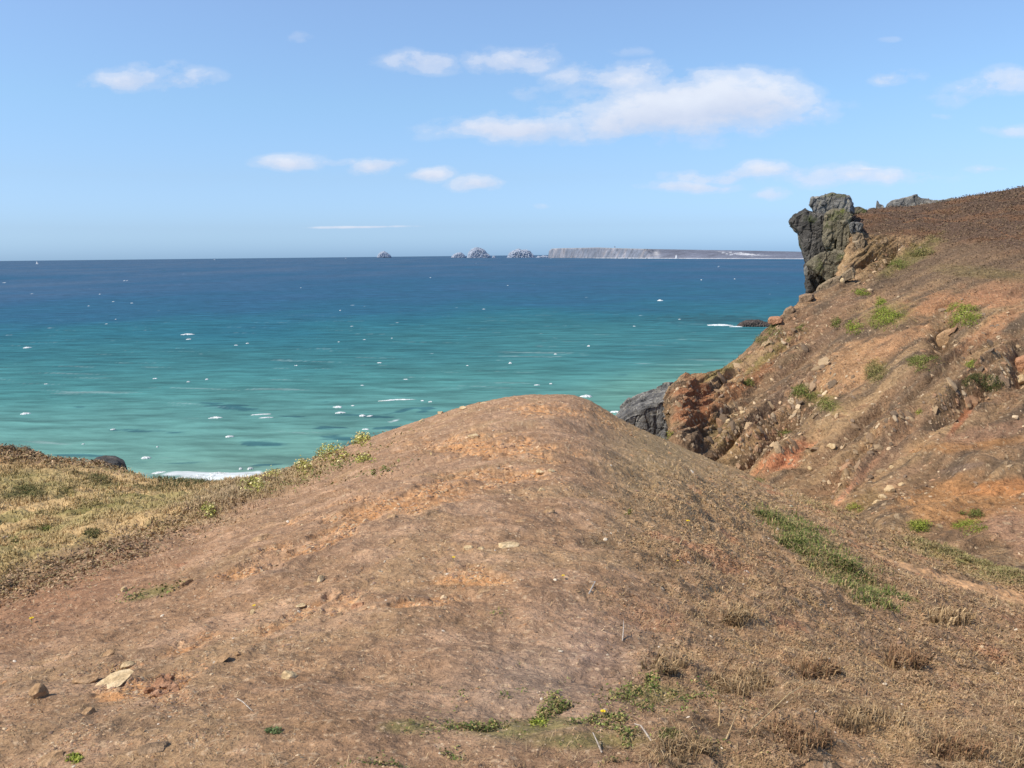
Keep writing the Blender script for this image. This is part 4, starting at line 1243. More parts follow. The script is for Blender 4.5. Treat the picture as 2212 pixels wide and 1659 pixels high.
def outline_rock(poly, d, thick, voxel, front=0.0, inset=0.93, skew=(0, 0)):
    """solid block whose outline seen from the viewpoint is poly (survey px); built as a real solid at distance d"""
    poly = np.array(poly, float)
    A = at_dist(poly[:, 0], poly[:, 1], np.full(len(poly), d))
    c = A.mean(0)
    back = np.array([c[0], c[1], 0]); back /= np.linalg.norm(back)
    bm = bmesh.new()
    mid = [bm.verts.new(v) for v in A + back * 0]
    fr = [bm.verts.new(c + (v - c) * inset - back * thick * 0.32 + np.array([skew[0], 0, skew[1]])) for v in A]
    bk = [bm.verts.new(c + (v - c) * 0.9 + back * thick) for v in A]
    n = len(A)
    for X, Y in ((fr, mid), (mid, bk)):
        for i in range(n): bm.faces.new((X[i], X[(i + 1) % n], Y[(i + 1) % n], Y[i]))
    bm.faces.new(fr[::-1]); bm.faces.new(bk)
    bmesh.ops.recalc_face_normals(bm, faces=bm.faces[:])
    bmesh.ops.triangulate(bm, faces=bm.faces[:])
    return remeshed(bm, voxel)


def rock_part(name, poly, d, thick, voxel, mat, parent, base, amp=1.0, seed=0, joints=(1.0, 1.0, 0.35), **kw):
    me, V, Nv = outline_rock(poly, d, thick, voxel, **kw)
    J = V * np.array([1.25, 1.25, 0.36])
    f1 = blocky(J * 0.62 + 0.15 * fbm(V, 0.8, 2, seed)[:, None], seed)
    f2 = blocky(V * np.array([1.9, 1.9, 1.3]), seed + 3)
    f3 = fbm(V, 3.0, 3, seed + 5)
    V = V + Nv * (amp * (0.40 * f1 + 0.17 * f2 + 0.04 * f3))[:, None]
    V = V - np.array(base)
    me.vertices.foreach_set('co', V.astype(np.float32).ravel())
    me.polygons.foreach_set('use_smooth', np.zeros(len(me.polygons), bool))
    me.update(); me.name = name
    return link(name, me, mat, parent)


Z1 = lambda pts: [(1589.9 + x * 0.28126, 345.6 + y * 0.28126) for x, y in pts]
M_crag_dark = rock_material('dark_crag', (0.035, 0.033, 0.03), (0.075, 0.07, 0.062), (0.17, 0.158, 0.14), 0.55, moss=(0.07, 0.085, 0.03), moss_amt=0.15, bump=0.10)
M_crag_moss = rock_material('mossy_crag', (0.075, 0.066, 0.045), (0.155, 0.135, 0.09), (0.27, 0.235, 0.165), 0.6, moss=(0.085, 0.095, 0.032), moss_amt=0.35, bump=0.10)
M_crag_grey = rock_material('grey_crag', (0.09, 0.088, 0.08), (0.17, 0.165, 0.15), (0.30, 0.29, 0.26), 0.7, moss=(0.12, 0.12, 0.05), moss_amt=0.2, bump=0.08, lichen=(0.36, 0.33, 0.24))
M_crag_tan = rock_material('tan_crag', (0.15, 0.11, 0.07), (0.27, 0.20, 0.125), (0.40, 0.31, 0.20), 0.8, moss=(0.11, 0.12, 0.04), moss_amt=0.3, bump=0.08)

base = at_dist(np.array(1790.), np.array(600.), np.array(88.))
crag = empty('sea_crag', base)
props(crag, 'tall dark overhanging crag at the seaward end of the hillside top', 'crag')
rock_part('buttress', Z1([(410, 470), (440, 425), (540, 370), (620, 400), (720, 420), (700, 520), (680, 650), (700, 720), (740, 870), (720, 960), (640, 985), (548, 1035),
                          (545, 930), (530, 820), (545, 800), (515, 700), (487, 600), (478, 550), (430, 505)]), 92, 7.0, 0.10, M_crag_dark, crag, base, 0.9, 1)
rock_part('summit_block', Z1([(565, 345), (582, 292), (650, 285), (690, 280), (740, 258), (860, 290), (880, 330), (898, 362), (905, 400), (880, 420), (700, 430), (600, 420)]),
          93, 4.0, 0.09, M_crag_grey, crag, base, 0.75, 2)
rock_part('mossy_pillar', Z1([(690, 410), (760, 380), (830, 385), (900, 420), (880, 470), (775, 470), (770, 600), (750, 700), (690, 700), (660, 620), (670, 500)]), 88.5, 3.0, 0.09, M_crag_moss, crag, base, 0.8, 3)
rock_part('grey_pillar', Z1([(770, 465), (860, 455), (890, 500), (880, 600), (860, 740), (790, 750), (760, 700), (768, 600)]), 87.5, 3.0, 0.08, M_crag_moss, crag, base, 0.7, 4)
rock_part('lichened_cap', Z1([(862, 500), (900, 478), (960, 480), (985, 500), (945, 560), (880, 580)]), 86.6, 3.0, 0.08, M_crag_grey, crag, base, 0.6, 5)
rock_part('tan_pillar', Z1([(885, 560), (975, 555), (1000, 620), (980, 720), (930, 790), (895, 815), (880, 700)]), 86.3, 3.0, 0.08, M_crag_tan, crag, base, 0.6, 6)
rock_part('mossy_foot', Z1([(548, 800), (650, 715), (760, 690), (860, 720), (925, 800), (830, 880), (720, 960), (690, 930), (640, 870)]), 87.0, 3.5, 0.09, M_crag_moss, crag, base, 0.8, 7)
rock_part('side_knob', Z1([(528, 830), (548, 815), (560, 850), (550, 895), (526, 885)]), 88, 1.2, 0.07, M_crag_grey, crag, base, 0.3, 8)
clump('plant', 1814, 465, 46, 13, 500, BR, 'green turf cap on the top ledge of the dark crag', leafk=0.0026)
_turf = [o for o in col.objects if o.get('label', '').startswith('green turf cap')][0]
_turf.location = at_dist(np.array(1814.), np.array(467.), np.array(86.9))

# slabs and blocks under the crag and along the slope edge
def slab(name, poly, d, th, mat, label, seed, amp=0.35, voxel=0.06, cat='rock'):
    poly = np.array(poly, float)
    b = at_dist(poly[:, 0].mean(), poly[:, 1].max(), d)
    o = rock_part(name, poly, d, th, voxel, mat, None, b, amp, seed)
    o.location = b
    return props(o, label, cat)


slab('rock_slab', Z1([(625, 985), (700, 930), (800, 890), (900, 820), (925, 860), (915, 910), (850, 930), (760, 970), (640, 1035), (620, 1010)]), 76.6, 2.5, M_crag_tan,
     'long tan slab sloping down to the left under the dark crag', 21)
slab('rock_slab', Z1([(485, 1048), (530, 1030), (590, 1028), (600, 1060), (560, 1085), (500, 1115), (486, 1100)]), 71.2, 2.0, M_brown, 'square brown block on the slope edge below the long tan slab', 22, 0.25)
slab('boulder', Z1([(360, 1190), (380, 1150), (425, 1125), (450, 1150), (420, 1190), (380, 1212)]), 66.5, 1.6, M_brown, 'dark rounded boulder on the slope edge against the sea', 23, 0.2)
slab('boulder', Z1([(250, 1235), (260, 1215), (330, 1212), (360, 1225), (350, 1250), (290, 1262), (252, 1258)]), 64.0, 1.5, M_orange, 'reddish block on the slope edge just left of the dark boulder', 24, 0.25)
# skyline rocks on the plateau
slab('skyline_rock', Z1([(1070, 385), (1075, 345), (1082, 306), (1092, 315), (1100, 335), (1130, 345), (1140, 375), (1120, 390)]), 116, 1.6, M_greyrock, 'small pointed rock standing on the skyline between the crag and the long outcrop', 25, 0.2)
slab('skyline_rock', Z1([(1010, 392), (1030, 372), (1065, 368), (1080, 392)]), 116, 1.6, M_greyrock, 'low rock at the foot of the pointed skyline rock', 26, 0.2)
slab('skyline_rock', Z1([(868, 415), (885, 372), (915, 358), (950, 356), (985, 370), (1012, 384), (1000, 415)]), 101, 2.0, M_crag_moss, 'low mossy rock joining the dark crag to the hilltop', 28, 0.25)
slab('skyline_outcrop', Z1([(1145, 390), (1160, 340), (1200, 312), (1250, 308), (1300, 290), (1350, 280), (1385, 268), (1420, 290), (1500, 302), (1570, 318), (1660, 300), (1700, 310), (1560, 355), (1300, 415), (1180, 415)]),
     117, 4.0, M_crag_grey, 'long grey rock outcrop along the skyline of the hillside top', 27, 0.5, 0.09)
# big cracked hole rock in the slope
slab('rock_slab', Z1([(1540, 1440), (1545, 1350), (1600, 1310), (1690, 1300), (1680, 1350), (1640, 1400), (1580, 1435)]), 53.0, 1.2, M_tan, 'tan slab leaning beside the dark hole under the bright green bush', 40, 0.3)
slab('boulder', Z1([(2120, 1600), (2150, 1530), (2230, 1500), (2240, 1620), (2150, 1660)]), 45.5, 1.5, M_orange, 'reddish rock at the right edge of the hillside', 41, 0.3)
# grey wave-worn rock behind the spur
M_shore = rock_material('shore_rock_face', (0.06, 0.06, 0.06), (0.14, 0.135, 0.125), (0.30, 0.285, 0.25), 1.3, bump=0.08, lichen=(0.30, 0.27, 0.2))
slab('shore_rock', [(1330, 905), (1352, 888), (1380, 875), (1415, 862), (1443, 850), (1475, 848), (1480, 960), (1450, 985), (1390, 965)], 58, 5.0, M_shore,
     'grey wave worn rock in the gap between the spur and the hillside', 42, 0.7, 0.07)
# dark rock on the rim of the hollow
slab('boulder', [(185, 1014), (205, 1001), (228, 996), (254, 997), (272, 1006), (277, 1020), (230, 1026), (190, 1022)], 31.4, 1.2, M_crag_dark, 'dark rock lying on the seaward rim of the hollow', 43, 0.15, 0.04)

# ------------------------------------------------------------------ SEA
saz = np.radians(np.concatenate([np.arange(-70, -35, 1.0), np.arange(-35, 35, 0.075), np.arange(35, 70.1, 1.0)]))
dep = np.concatenate([[40, 30, 22, 18], np.arange(15.5, 1.2, -0.03), np.geomspace(1.2, 0.02, 60)])
sd_ = CAMZ / np.tan(np.radians(dep))
SX, SY = sd_[:, None] * np.sin(saz), sd_[:, None] * np.cos(saz)
SEA = np.stack([SX, SY, np.zeros_like(SX)], -1)
spx, spy = project(SEA)
SDm = np.broadcast_to(sd_[:, None], SX.shape)
# swell + chop travelling to the shore
wd_ = np.array([-0.25, -0.97])
wq = np.stack([SX * 0.97 - SY * 0.25, (SX * wd_[0] + SY * wd_[1]), np.zeros_like(SX)], -1)
fade = np.exp(-SDm / 420.0)
w1 = fbm(wq * np.array([0.045, 0.15, 1.0]), 1.0, 3, 401)
w2 = fbm(wq * np.array([0.13, 0.42, 1.0]), 1.0, 3, 403)
w3 = fbm(wq * np.array([0.006, 0.028, 1.0]), 1.0, 3, 405)
SEA[..., 2] = (0.34 * np.maximum(w1, -0.2) + 0.24 * w2) * fade
ycol = spy + 70 * fbm(SEA * np.array([1, 0.4, 0]), 0.0035, 4, 411) * sstep(SDm, 120, 500) + 26 * fbm(SEA, 0.012, 4, 413) + np.interp(spx, [0, 600, 1200, 1700, 2212], [-26, -12, 14, 28, 30])
stops = [(540, (0.058, 0.112, 0.182)), (575, (0.042, 0.102, 0.178)), (620, (0.028, 0.096, 0.172)), (675, (0.022, 0.102, 0.164)), (715, (0.022, 0.124, 0.162)), (760, (0.032, 0.142, 0.158)),  # paler farthest stops paint the horizon haze into the water colour
         (830, (0.058, 0.196, 0.186)), (900, (0.094, 0.238, 0.210)), (970, (0.122, 0.266, 0.218)), (1040, (0.185, 0.310, 0.245)), (1120, (0.24, 0.31, 0.24))]
ys = [s[0] for s in stops]
SC = np.stack([np.interp(ycol, ys, [s[1][i] for s in stops]) for i in range(3)], -1)
# paler sandy shallows near the right-hand beach
SC = mix(SC, [0.13, 0.28, 0.21], sstep(blob(spx, spy, 1400, 850, 260, 60, -12), 0.1, 1.0) * 0.55)
reef = np.zeros(spx.shape)
for b_ in [(490, 880, 60, 9, 5), (300, 930, 80, 6, 2), (720, 925, 60, 5, 3), (740, 945, 60, 7, 0), (560, 960, 60, 6, 3), (800, 900, 70, 4, 2), (640, 900, 60, 3, 2), (840, 925, 60, 6, -5), (770, 960, 40, 5, 0), (350, 1000, 60, 4, 0), (590, 1003, 90, 4, -3),
           (720, 980, 40, 4, 0), (860, 890, 40, 5, -10), (1560, 690, 180, 14, 0), (920, 885, 30, 8, -20), (180, 985, 70, 3, 0)]:
    reef = np.maximum(reef, blob(spx, spy, *b_))
reef = sstep(reef + 0.75 * fbm(SEA * np.array([0.5, 1, 1]), 0.28, 4, 417) + 0.3 * w1, 0.45, 0.85)
SC = mix(SC, [0.022, 0.085, 0.105], reef * 0.75)
SC = SC * (1 + 0.30 * w1[..., None] * np.exp(-SDm / 900)[..., None] + 0.09 * w3[..., None] + 0.22 * (w2 * fade)[..., None])
strk = sstep(fbm(wq * np.array([0.022, 0.16, 1.0]), 1.0, 5, 431, 0.62), 0.40, 0.62) * sstep(SDm, 700, 200)
SC = mix(SC, [0.42, 0.50, 0.48], strk * 0.30)
# surf along the shore at the foot of the spur
surf = np.maximum(sstep(fbm(SEA, 0.09, 4, 421) + 0.9 * blob(spx, spy, 470, 1030, 90, 12) + 0.55 * blob(spx, spy, 590, 1026, 80, 7) + 0.5 * blob(spx, spy, 360, 1024, 70, 8)
                        + 0.45 * blob(spx, spy, 860, 905, 60, 5, -20) + 0.6 * blob(spx, spy, 1325, 888, 22, 6), 0.75, 1.0), 0)
SC = mix(SC, [0.75, 0.78, 0.78], surf * 0.8)
M_sea, nt, b = new_mat('sea_water')
at = N(nt, 'ShaderNodeVertexColor'); at.layer_name = 'Col'
co = N(nt, 'ShaderNodeTexCoord').outputs['Object']
mp = N(nt, 'ShaderNodeMapping'); mp.inputs['Rotation'].default_value = (0, 0, R(-14)); mp.inputs['Scale'].default_value = (0.28, 1.0, 1.0)
nt.links.new(co, mp.inputs[0])
nw = noise_node(nt, 0.22, 5, 0.6, mp.outputs[0]); nw2 = noise_node(nt, 0.055, 4, 0.55, mp.outputs[0])
f1 = ramp(nt, nw.outputs[0], [(0.33, 0.72), (0.5, 1.0), (0.68, 1.22)])
f2 = ramp(nt, nw2.outputs[0], [(0.33, 0.90), (0.5, 1.0), (0.68, 1.08)])
dif = N(nt, 'ShaderNodeBsdfDiffuse'); glo = N(nt, 'ShaderNodeBsdfGlossy'); glo.inputs['Roughness'].default_value = 0.28
msh = N(nt, 'ShaderNodeMixShader'); msh.inputs[0].default_value = 0.07
nt.links.new(dif.outputs[0], msh.inputs[1]); nt.links.new(glo.outputs[0], msh.inputs[2])
nt.links.new(msh.outputs[0], nt.nodes['Material Output'].inputs['Surface'])
nt.links.new(mixrgb(nt, 'MULTIPLY', 1.0, mixrgb(nt, 'MULTIPLY', 1.0, at.outputs[0], f1), f2), dif.inputs['Color'])
bp = N(nt, 'ShaderNodeBump'); bp.inputs['Distance'].default_value = 0.5; bp.inputs['Strength'].default_value = 0.6
nt.links.new(nw.outputs[0], bp.inputs['Height']); nt.links.new(bp.outputs[0], dif.inputs['Normal']); nt.links.new(bp.outputs[0], glo.inputs['Normal'])
nt.nodes.remove(b)
sq = grid_quads(*SX.shape)
sea = link('sea', np_mesh('sea', SEA, sq, colors=SC), M_sea)
props(sea, 'choppy bay, turquoise near the shore and deep blue towards the horizon', 'sea', kind='structure')

# foam: whitecaps as individual low mounds
M_foam = rock_material('sea_foam', (0.42, 0.50, 0.50), (0.62, 0.67, 0.67), (0.78, 0.80, 0.80), 0.9, bump=0.05)


def foam(px, py, w, h_, seed, label, group=None, name='whitecap'):
    p = on_sea(np.array(float(px)), np.array(float(py)))
    D = math.hypot(p[0], p[1])
    W = w * D / F
    depth = max(min(h_ * D * D / CAMZ / F * 0.5, W * 0.9), W * 0.2)
    rise = max(h_ * D / F * 0.55, 0.15)
    n, m = 44, 7
    r = np.random.default_rng(seed)
    ph = np.linspace(0, 2 * np.pi, n, endpoint=False)
    rad = 1 + 0.85 * fbm(np.stack([np.cos(ph) * 2.6, np.sin(ph) * 2.6, np.full(n, seed * 1.7)], -1), 1.0, 3, seed)
    V = [(0, 0, rise)]
    for k in range(1, m + 1):
        t = k / m
        for a, q__ in zip(ph, rad):
            zz = rise * (1 - t ** 1.6) * (0.55 + 0.6 * r.random()) - (0.25 if k == m else 0)
            V.append((math.cos(a) * q__ * t * W / 2, math.sin(a) * q__ * t * depth / 2 * (1.3 if math.sin(a) > 0 else .7), zz))
    T = [(0, 1 + i, 1 + (i + 1) % n) for i in range(n)]
    Q = [(1 + k * n + i, 1 + (k + 1) * n + i, 1 + (k + 1) * n + (i + 1) % n, 1 + k * n + (i + 1) % n) for k in range(m - 1) for i in range(n)]
    th = -math.atan2(p[0], p[1]) + r.uniform(-.12, .12)
    V = np.array(V)
    V = np.stack([V[:, 0] * math.cos(th) - V[:, 1] * math.sin(th), V[:, 0] * math.sin(th) + V[:, 1] * math.cos(th), V[:, 2]], 1)
    zz0 = 0.05
    o = link(name, np_mesh(name, V, Q, T), M_foam, loc=(p[0], p[1], zz0))
    return props(o, label, 'whitecap' if name == 'whitecap' else 'surf', group)


CAPS = [(55, 895, 17, 6, 'broad whitecap near the left edge, just beyond the hollow'), (466, 903, 22, 5, 'long whitecap left of centre in the green shallows'),
        (405, 723, 22, 4, 'largest whitecap where blue water turns to turquoise on the left'), (730, 880, 18, 5, 'whitecap leftmost of the cluster beyond the spur'),
        (735, 892, 20, 4, 'whitecap over the dark reef just under the leftmost one of the cluster'), (783, 899, 14, 6, 'knobbly whitecap at the right of the cluster beyond the spur'),
        (800, 899, 12, 3, 'thin whitecap touching the knobbly one of the cluster'), (762, 877, 7, 3, 'small whitecap right of the leftmost one of the cluster'),
        (868, 864, 54, 3.5, 'long thin breaking wave above the left shoulder of the spur'), (835, 866, 26, 2, 'faint left end of the long thin breaking wave'),
        (1267, 857, 24, 7, 'bright whitecap just above the crest of the spur'), (495, 944, 15, 5, 'tadpole shaped whitecap in the shallows above the surf'),
        (790, 928, 14, 3.5, 'whitecap beside the left edge of the spur'), (1425, 650, 11, 5, 'single bright whitecap out on the blue water left of the crag'),
        (1102, 785, 7, 5, 'round whitecap nearest of three in a line above the spur'), (1200, 766, 7, 4.5, 'round whitecap in the middle of three in a line above the spur'),
        (1272, 748, 7, 4.5, 'round whitecap farthest of three in a line above the spur'), (407, 826, 8, 5, 'left one of a pair of round whitecaps on the left'),
        (447, 820, 6, 4, 'right one of a pair of round whitecaps on the left'), (57, 752, 15, 4, 'whitecap at the left edge on turquoise water'),
        (565, 896, 40, 3, 'upper strip of the patchy foam over a reef left of the spur'), (572, 903, 30, 3, 'lower strip of the patchy foam over a reef left of the spur'),
        (315, 990, 16, 6, 'frothy whitecap close to the dark rock of the rim'), (520, 1013, 6, 5, 'small blob of foam right of the big surf'),
        (540, 1013, 11, 6, 'larger blob of foam right of the big surf')]
for k, (px, py, w, h_, lab) in enumerate(CAPS): foam(px, py, w, h_, 900 + k, lab)
for k, (px, py, w, h_) in enumerate([(408, 733, 12, 2.5), (535, 742, 8, 2.5), (510, 746, 9, 2), (216, 636, 4, 3), (245, 652, 5, 2.5), (285, 655, 6, 1.8), (250, 690, 5, 2), (735, 671, 5, 3), (732, 739, 5, 2.5),
                                     (787, 734, 7, 2), (820, 784, 11, 2.5), (877, 820, 12, 3), (783, 833, 9, 2.5), (335, 818, 12, 2), (1190, 829, 7, 3), (930, 868, 9, 3), (912, 866, 8, 2.5),
                                     (245, 928, 12, 2.5), (1097, 617, 4, 1.8), (1515, 605, 4, 3), (1587, 603, 4, 3), (930, 600, 4, 2), (1045, 668, 8, 1.5), (1468, 690, 6, 2), (192, 661, 5, 1.8), (650, 622, 4, 1.8), (1370, 705, 8, 1.8),
                                     (846, 731, 6, 2), (1010, 790, 6, 2), (1160, 832, 16, 1.5), (230, 700, 6, 1.5), (100, 830, 9, 1.8), (640, 790, 9, 1.6), (340, 966, 6, 2.5), (180, 960, 6, 2.5), (760, 705, 8, 1.5)]):
    foam(px, py, w * 0.8, h_ * 0.75, 960 + k, 'small fleck of foam on the open bay', 'small whitecaps scattered over the bay')
foam(470, 1027, 52, 12, 990, 'big white breaker at the shore in the dip between hollow and spur', name='surf')
foam(425, 1029, 70, 5, 991, 'flat white surf left of the big breaker', name='surf')
foam(582, 1026, 44, 6, 992, 'strip of surf between the big breaker and the spur edge', name='surf')
foam(345, 1022, 34, 5, 993, 'thin surf just right of the dark rock on the rim', name='surf')
foam(1556, 703, 44, 4.5, 994, 'white surf breaking on the left end of the low reef by the crag', name='surf')
foam(1590, 706, 26, 2.5, 995, 'narrow surf in front of the low reef by the crag', name='surf')
foam(1330, 890, 24, 4, 996, 'surf showing in the gap left of the grey wave worn rock', name='surf')


def sea_rock(name, poly, waterline, th, voxel_div, mat, label, seed, amp, cat='rock', D=None):
    poly = np.array(poly, float)
    if D is None:
        q__ = on_sea(poly[:, 0].mean(), np.array(waterline)); D = math.hypot(q__[0], q__[1])
    wpx = np.ptp(poly[:, 0])
    W = wpx * D / F
    A = at_dist(poly[:, 0], poly[:, 1], np.full(len(poly), D)); c = A.mean(0)
    low = A[:, 2] < 1.0
    A[low, 2] = -0.03 * W - 1
    back = np.array([c[0], c[1], 0]); back /= np.linalg.norm(back)
    bm = bmesh.new()
    L = []
    for off, sc in ((-0.45, .72), (-.2, .94), (0, 1.0), (.4, .95), (.9, .6)):
        r = c + (A - c) * np.array([sc, sc, 1]) + back * off * W * th
        zc_ = A[:, 2] * (sc ** 0.7)
        r[:, 2] = np.where(A[:, 2] > 0, zc_, A[:, 2])
        L.append([bm.verts.new(v) for v in r])
    n = len(A)
    for X, Y in zip(L, L[1:]):
        for i in range(n): bm.faces.new((X[i], X[(i + 1) % n], Y[(i + 1) % n], Y[i]))
    bm.faces.new(L[0][::-1]); bm.faces.new(L[-1])
    bmesh.ops.recalc_face_normals(bm, faces=bm.faces[:]); bmesh.ops.triangulate(bm, faces=bm.faces[:])
    me, V, Nv = remeshed(bm, W / voxel_div)
    k = 14.0 / W
    V = V + Nv * (amp * W * (0.035 * (ridged(V * np.array([1, 1, .5]), k, 4, seed) - .4) + 0.02 * fbm(V, k * 3, 3, seed)))[:, None]
    b_ = np.array([c[0], c[1], 0])
    me.vertices.foreach_set('co', (V - b_).astype(np.float32).ravel())
    me.polygons.foreach_set('use_smooth', np.zeros(len(me.polygons), bool)); me.update()
    o = link(name, me, mat, loc=b_)
    return props(o, label, cat)


def far_mat(name, a, b_, c_, scale, bump):
    return rock_material(name, a, b_, c_, scale, bump=bump)


M_reef = rock_material('wet_reef', (0.035, 0.03, 0.028), (0.075, 0.062, 0.055), (0.15, 0.12, 0.10), 0.5, bump=0.1)
M_far = far_mat('hazy_sea_stack', (0.30, 0.345, 0.41), (0.345, 0.39, 0.455), (0.41, 0.445, 0.50), 0.010, 5.0)  # distance haze painted in: rock albedo lifted to pale blue-grey
sea_rock('reef', [(1585, 703), (1600, 698), (1612, 694), (1640, 693), (1655, 699), (1690, 699), (1690, 706), (1600, 706)], 704, 0.5, 90, M_reef, 'low dark reef at the foot of the slope, in the sea beyond the edge bush', 80, 1.0)
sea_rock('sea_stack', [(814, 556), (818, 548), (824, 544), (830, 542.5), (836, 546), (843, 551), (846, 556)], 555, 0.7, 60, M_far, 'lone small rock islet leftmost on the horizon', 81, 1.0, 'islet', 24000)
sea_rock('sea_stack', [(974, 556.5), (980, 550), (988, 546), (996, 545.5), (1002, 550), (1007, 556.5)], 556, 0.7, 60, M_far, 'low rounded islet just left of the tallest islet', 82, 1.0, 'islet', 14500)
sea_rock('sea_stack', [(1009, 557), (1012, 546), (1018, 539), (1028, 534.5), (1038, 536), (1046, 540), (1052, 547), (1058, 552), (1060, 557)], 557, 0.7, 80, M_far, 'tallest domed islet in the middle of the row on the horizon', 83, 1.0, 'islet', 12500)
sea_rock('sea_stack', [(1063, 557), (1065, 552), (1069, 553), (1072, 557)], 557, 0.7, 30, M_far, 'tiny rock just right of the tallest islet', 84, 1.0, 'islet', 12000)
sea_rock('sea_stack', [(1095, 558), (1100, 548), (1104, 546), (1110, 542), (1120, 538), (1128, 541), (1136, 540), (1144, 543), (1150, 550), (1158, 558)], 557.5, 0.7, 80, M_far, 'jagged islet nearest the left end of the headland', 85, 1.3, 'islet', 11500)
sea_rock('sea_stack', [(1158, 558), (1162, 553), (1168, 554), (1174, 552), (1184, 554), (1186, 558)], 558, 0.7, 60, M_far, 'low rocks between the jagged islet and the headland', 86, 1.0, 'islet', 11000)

# headland: cliffs to the left, long heath slope to the right
top = np.array([(1184, 556), (1186, 542), (1192, 537), (1215, 536), (1250, 535.5), (1290, 534.5), (1330, 536), (1370, 537), (1410, 538), (1500, 539.5), (1600, 541), (1700, 543), (1780, 545), (1850, 548), (1900, 554)], float)
wat = np.array([(1184, 557.2), (1300, 558), (1400, 558.4), (1600, 559), (1730, 559.5), (1900, 560.5)], float)
hx = np.concatenate([np.arange(1184, 1192, .5), np.arange(1192, 1900.1, 0.9)])
wy = np.interp(hx, wat[:, 0], wat[:, 1]); ty = np.interp(hx, top[:, 0], top[:, 1])
wp = on_sea(hx, wy)
D0 = np.hypot(wp[:, 0], wp[:, 1])
rowsP, rowsC = [], []
slopef = sstep(hx, 1390, 1450)                      # 0 = cliff, 1 = gentle slope
setb = 120 + 900 * slopef
for t in np.concatenate([[-0.08], np.linspace(0, 1, 26), [1.05, 1.15, 1.4]]):
    Dt = D0 + setb * max(t, 0) ** (1.0)
    zt_top = CAMZ + azel(hx, ty)[1] * (D0 + setb)
    prof = np.clip(t, 0, 1) * (1 - slopef) + np.clip(t, 0, 1) ** 0.8 * slopef
    z = zt_top * prof if t >= 0 else np.full(len(hx), -12.0)
    if t > 1: z = zt_top * (1 - (t - 1) * 0.3)
    P_ = np.stack([wp[:, 0] / D0 * Dt, wp[:, 1] / D0 * Dt, z], -1)
    if 0 < t < 1:
        n_ = ridged(P_ * np.array([1, 1, 0.4]), 0.010, 4, 91) - .4
        P_[:, :2] -= (wp[:, :2] / D0[:, None]) * (n_ * 38 * (1 - 0.7 * slopef))[:, None]
        P_[:, 2] += n_ * 2
    rowsP.append(P_)
HL = np.array(rowsP)
lx, ly = project(HL)
n1, n2 = fbm(HL * np.array([1, 1, .5]), 0.012, 4, 93), fbm(HL * np.array([1, .3, 1.5]), 0.006, 4, 95)
LC = np.zeros(HL.shape) + np.array([0.32, 0.335, 0.365])  # aerial haze painted into the headland's blue-grey albedo
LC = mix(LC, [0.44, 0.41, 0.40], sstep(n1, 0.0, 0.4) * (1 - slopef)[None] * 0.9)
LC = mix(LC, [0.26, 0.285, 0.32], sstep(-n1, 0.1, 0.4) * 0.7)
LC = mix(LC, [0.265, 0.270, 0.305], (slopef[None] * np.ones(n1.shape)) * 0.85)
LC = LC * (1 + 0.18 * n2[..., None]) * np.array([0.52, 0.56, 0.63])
hl_top = sstep(ly - ty[None], 3, 0.5) * (1 - slopef)[None]
LC = mix(LC, [0.30, 0.30, 0.31], hl_top * 0.6)
LC = mix(LC, [0.58, 0.58, 0.58], sstep(wy[None] - ly, 1.6, 0.7) * sstep(lx, 1240, 1330) * sstep(ly, 500, 501) * 0.85)     # strand
LC = mix(LC, [0.50, 0.51, 0.52], sstep(blob(lx, ly, 1600, 548, 60, 4, 4) + .6 * n1 + .4 * n2, 0.55, 0.9) * 0.8)
LC = mix(LC, [0.55, 0.54, 0.53], blob(lx, ly, 1418, 547, 6, 6, 55) * 0.6)
M_head = earth_material('hazy_headland', 0.02, 0.006, 3.0, 6.0)
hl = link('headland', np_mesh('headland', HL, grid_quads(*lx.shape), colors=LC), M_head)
props(hl, 'long hazy headland on the horizon, cliffs at its left end and heath to the right', 'headland', kind='structure')

# white tower on the far shore, buildings, cairn on the cliff top
M_white = rock_material('whitewash', (0.72, 0.72, 0.70), (0.80, 0.80, 0.78), (0.84, 0.84, 0.83), 0.05, bump=0.0)
M_roof = rock_material('slate', (0.20, 0.21, 0.24), (0.26, 0.27, 0.30), (0.32, 0.33, 0.36), 0.05, bump=0.0)


def on_headland(px, py):
    k = np.argmin((lx - px) ** 2 + (ly - py) ** 2)
    return HL.reshape(-1, 3)[k]


def cyl(bm, r1, r2, z0, z1, seg=16):
    bmesh.ops.create_cone(bm, cap_ends=True, segments=seg, radius1=r1, radius2=r2, depth=z1 - z0, matrix=Matrix.Translation((0, 0, (z0 + z1) / 2)))


def quick(name, fn, mat, parent):
    bm = bmesh.new(); fn(bm)
    me = bpy.data.meshes.new(name); bm.to_mesh(me); bm.free()
    return link(name, me, mat, parent)


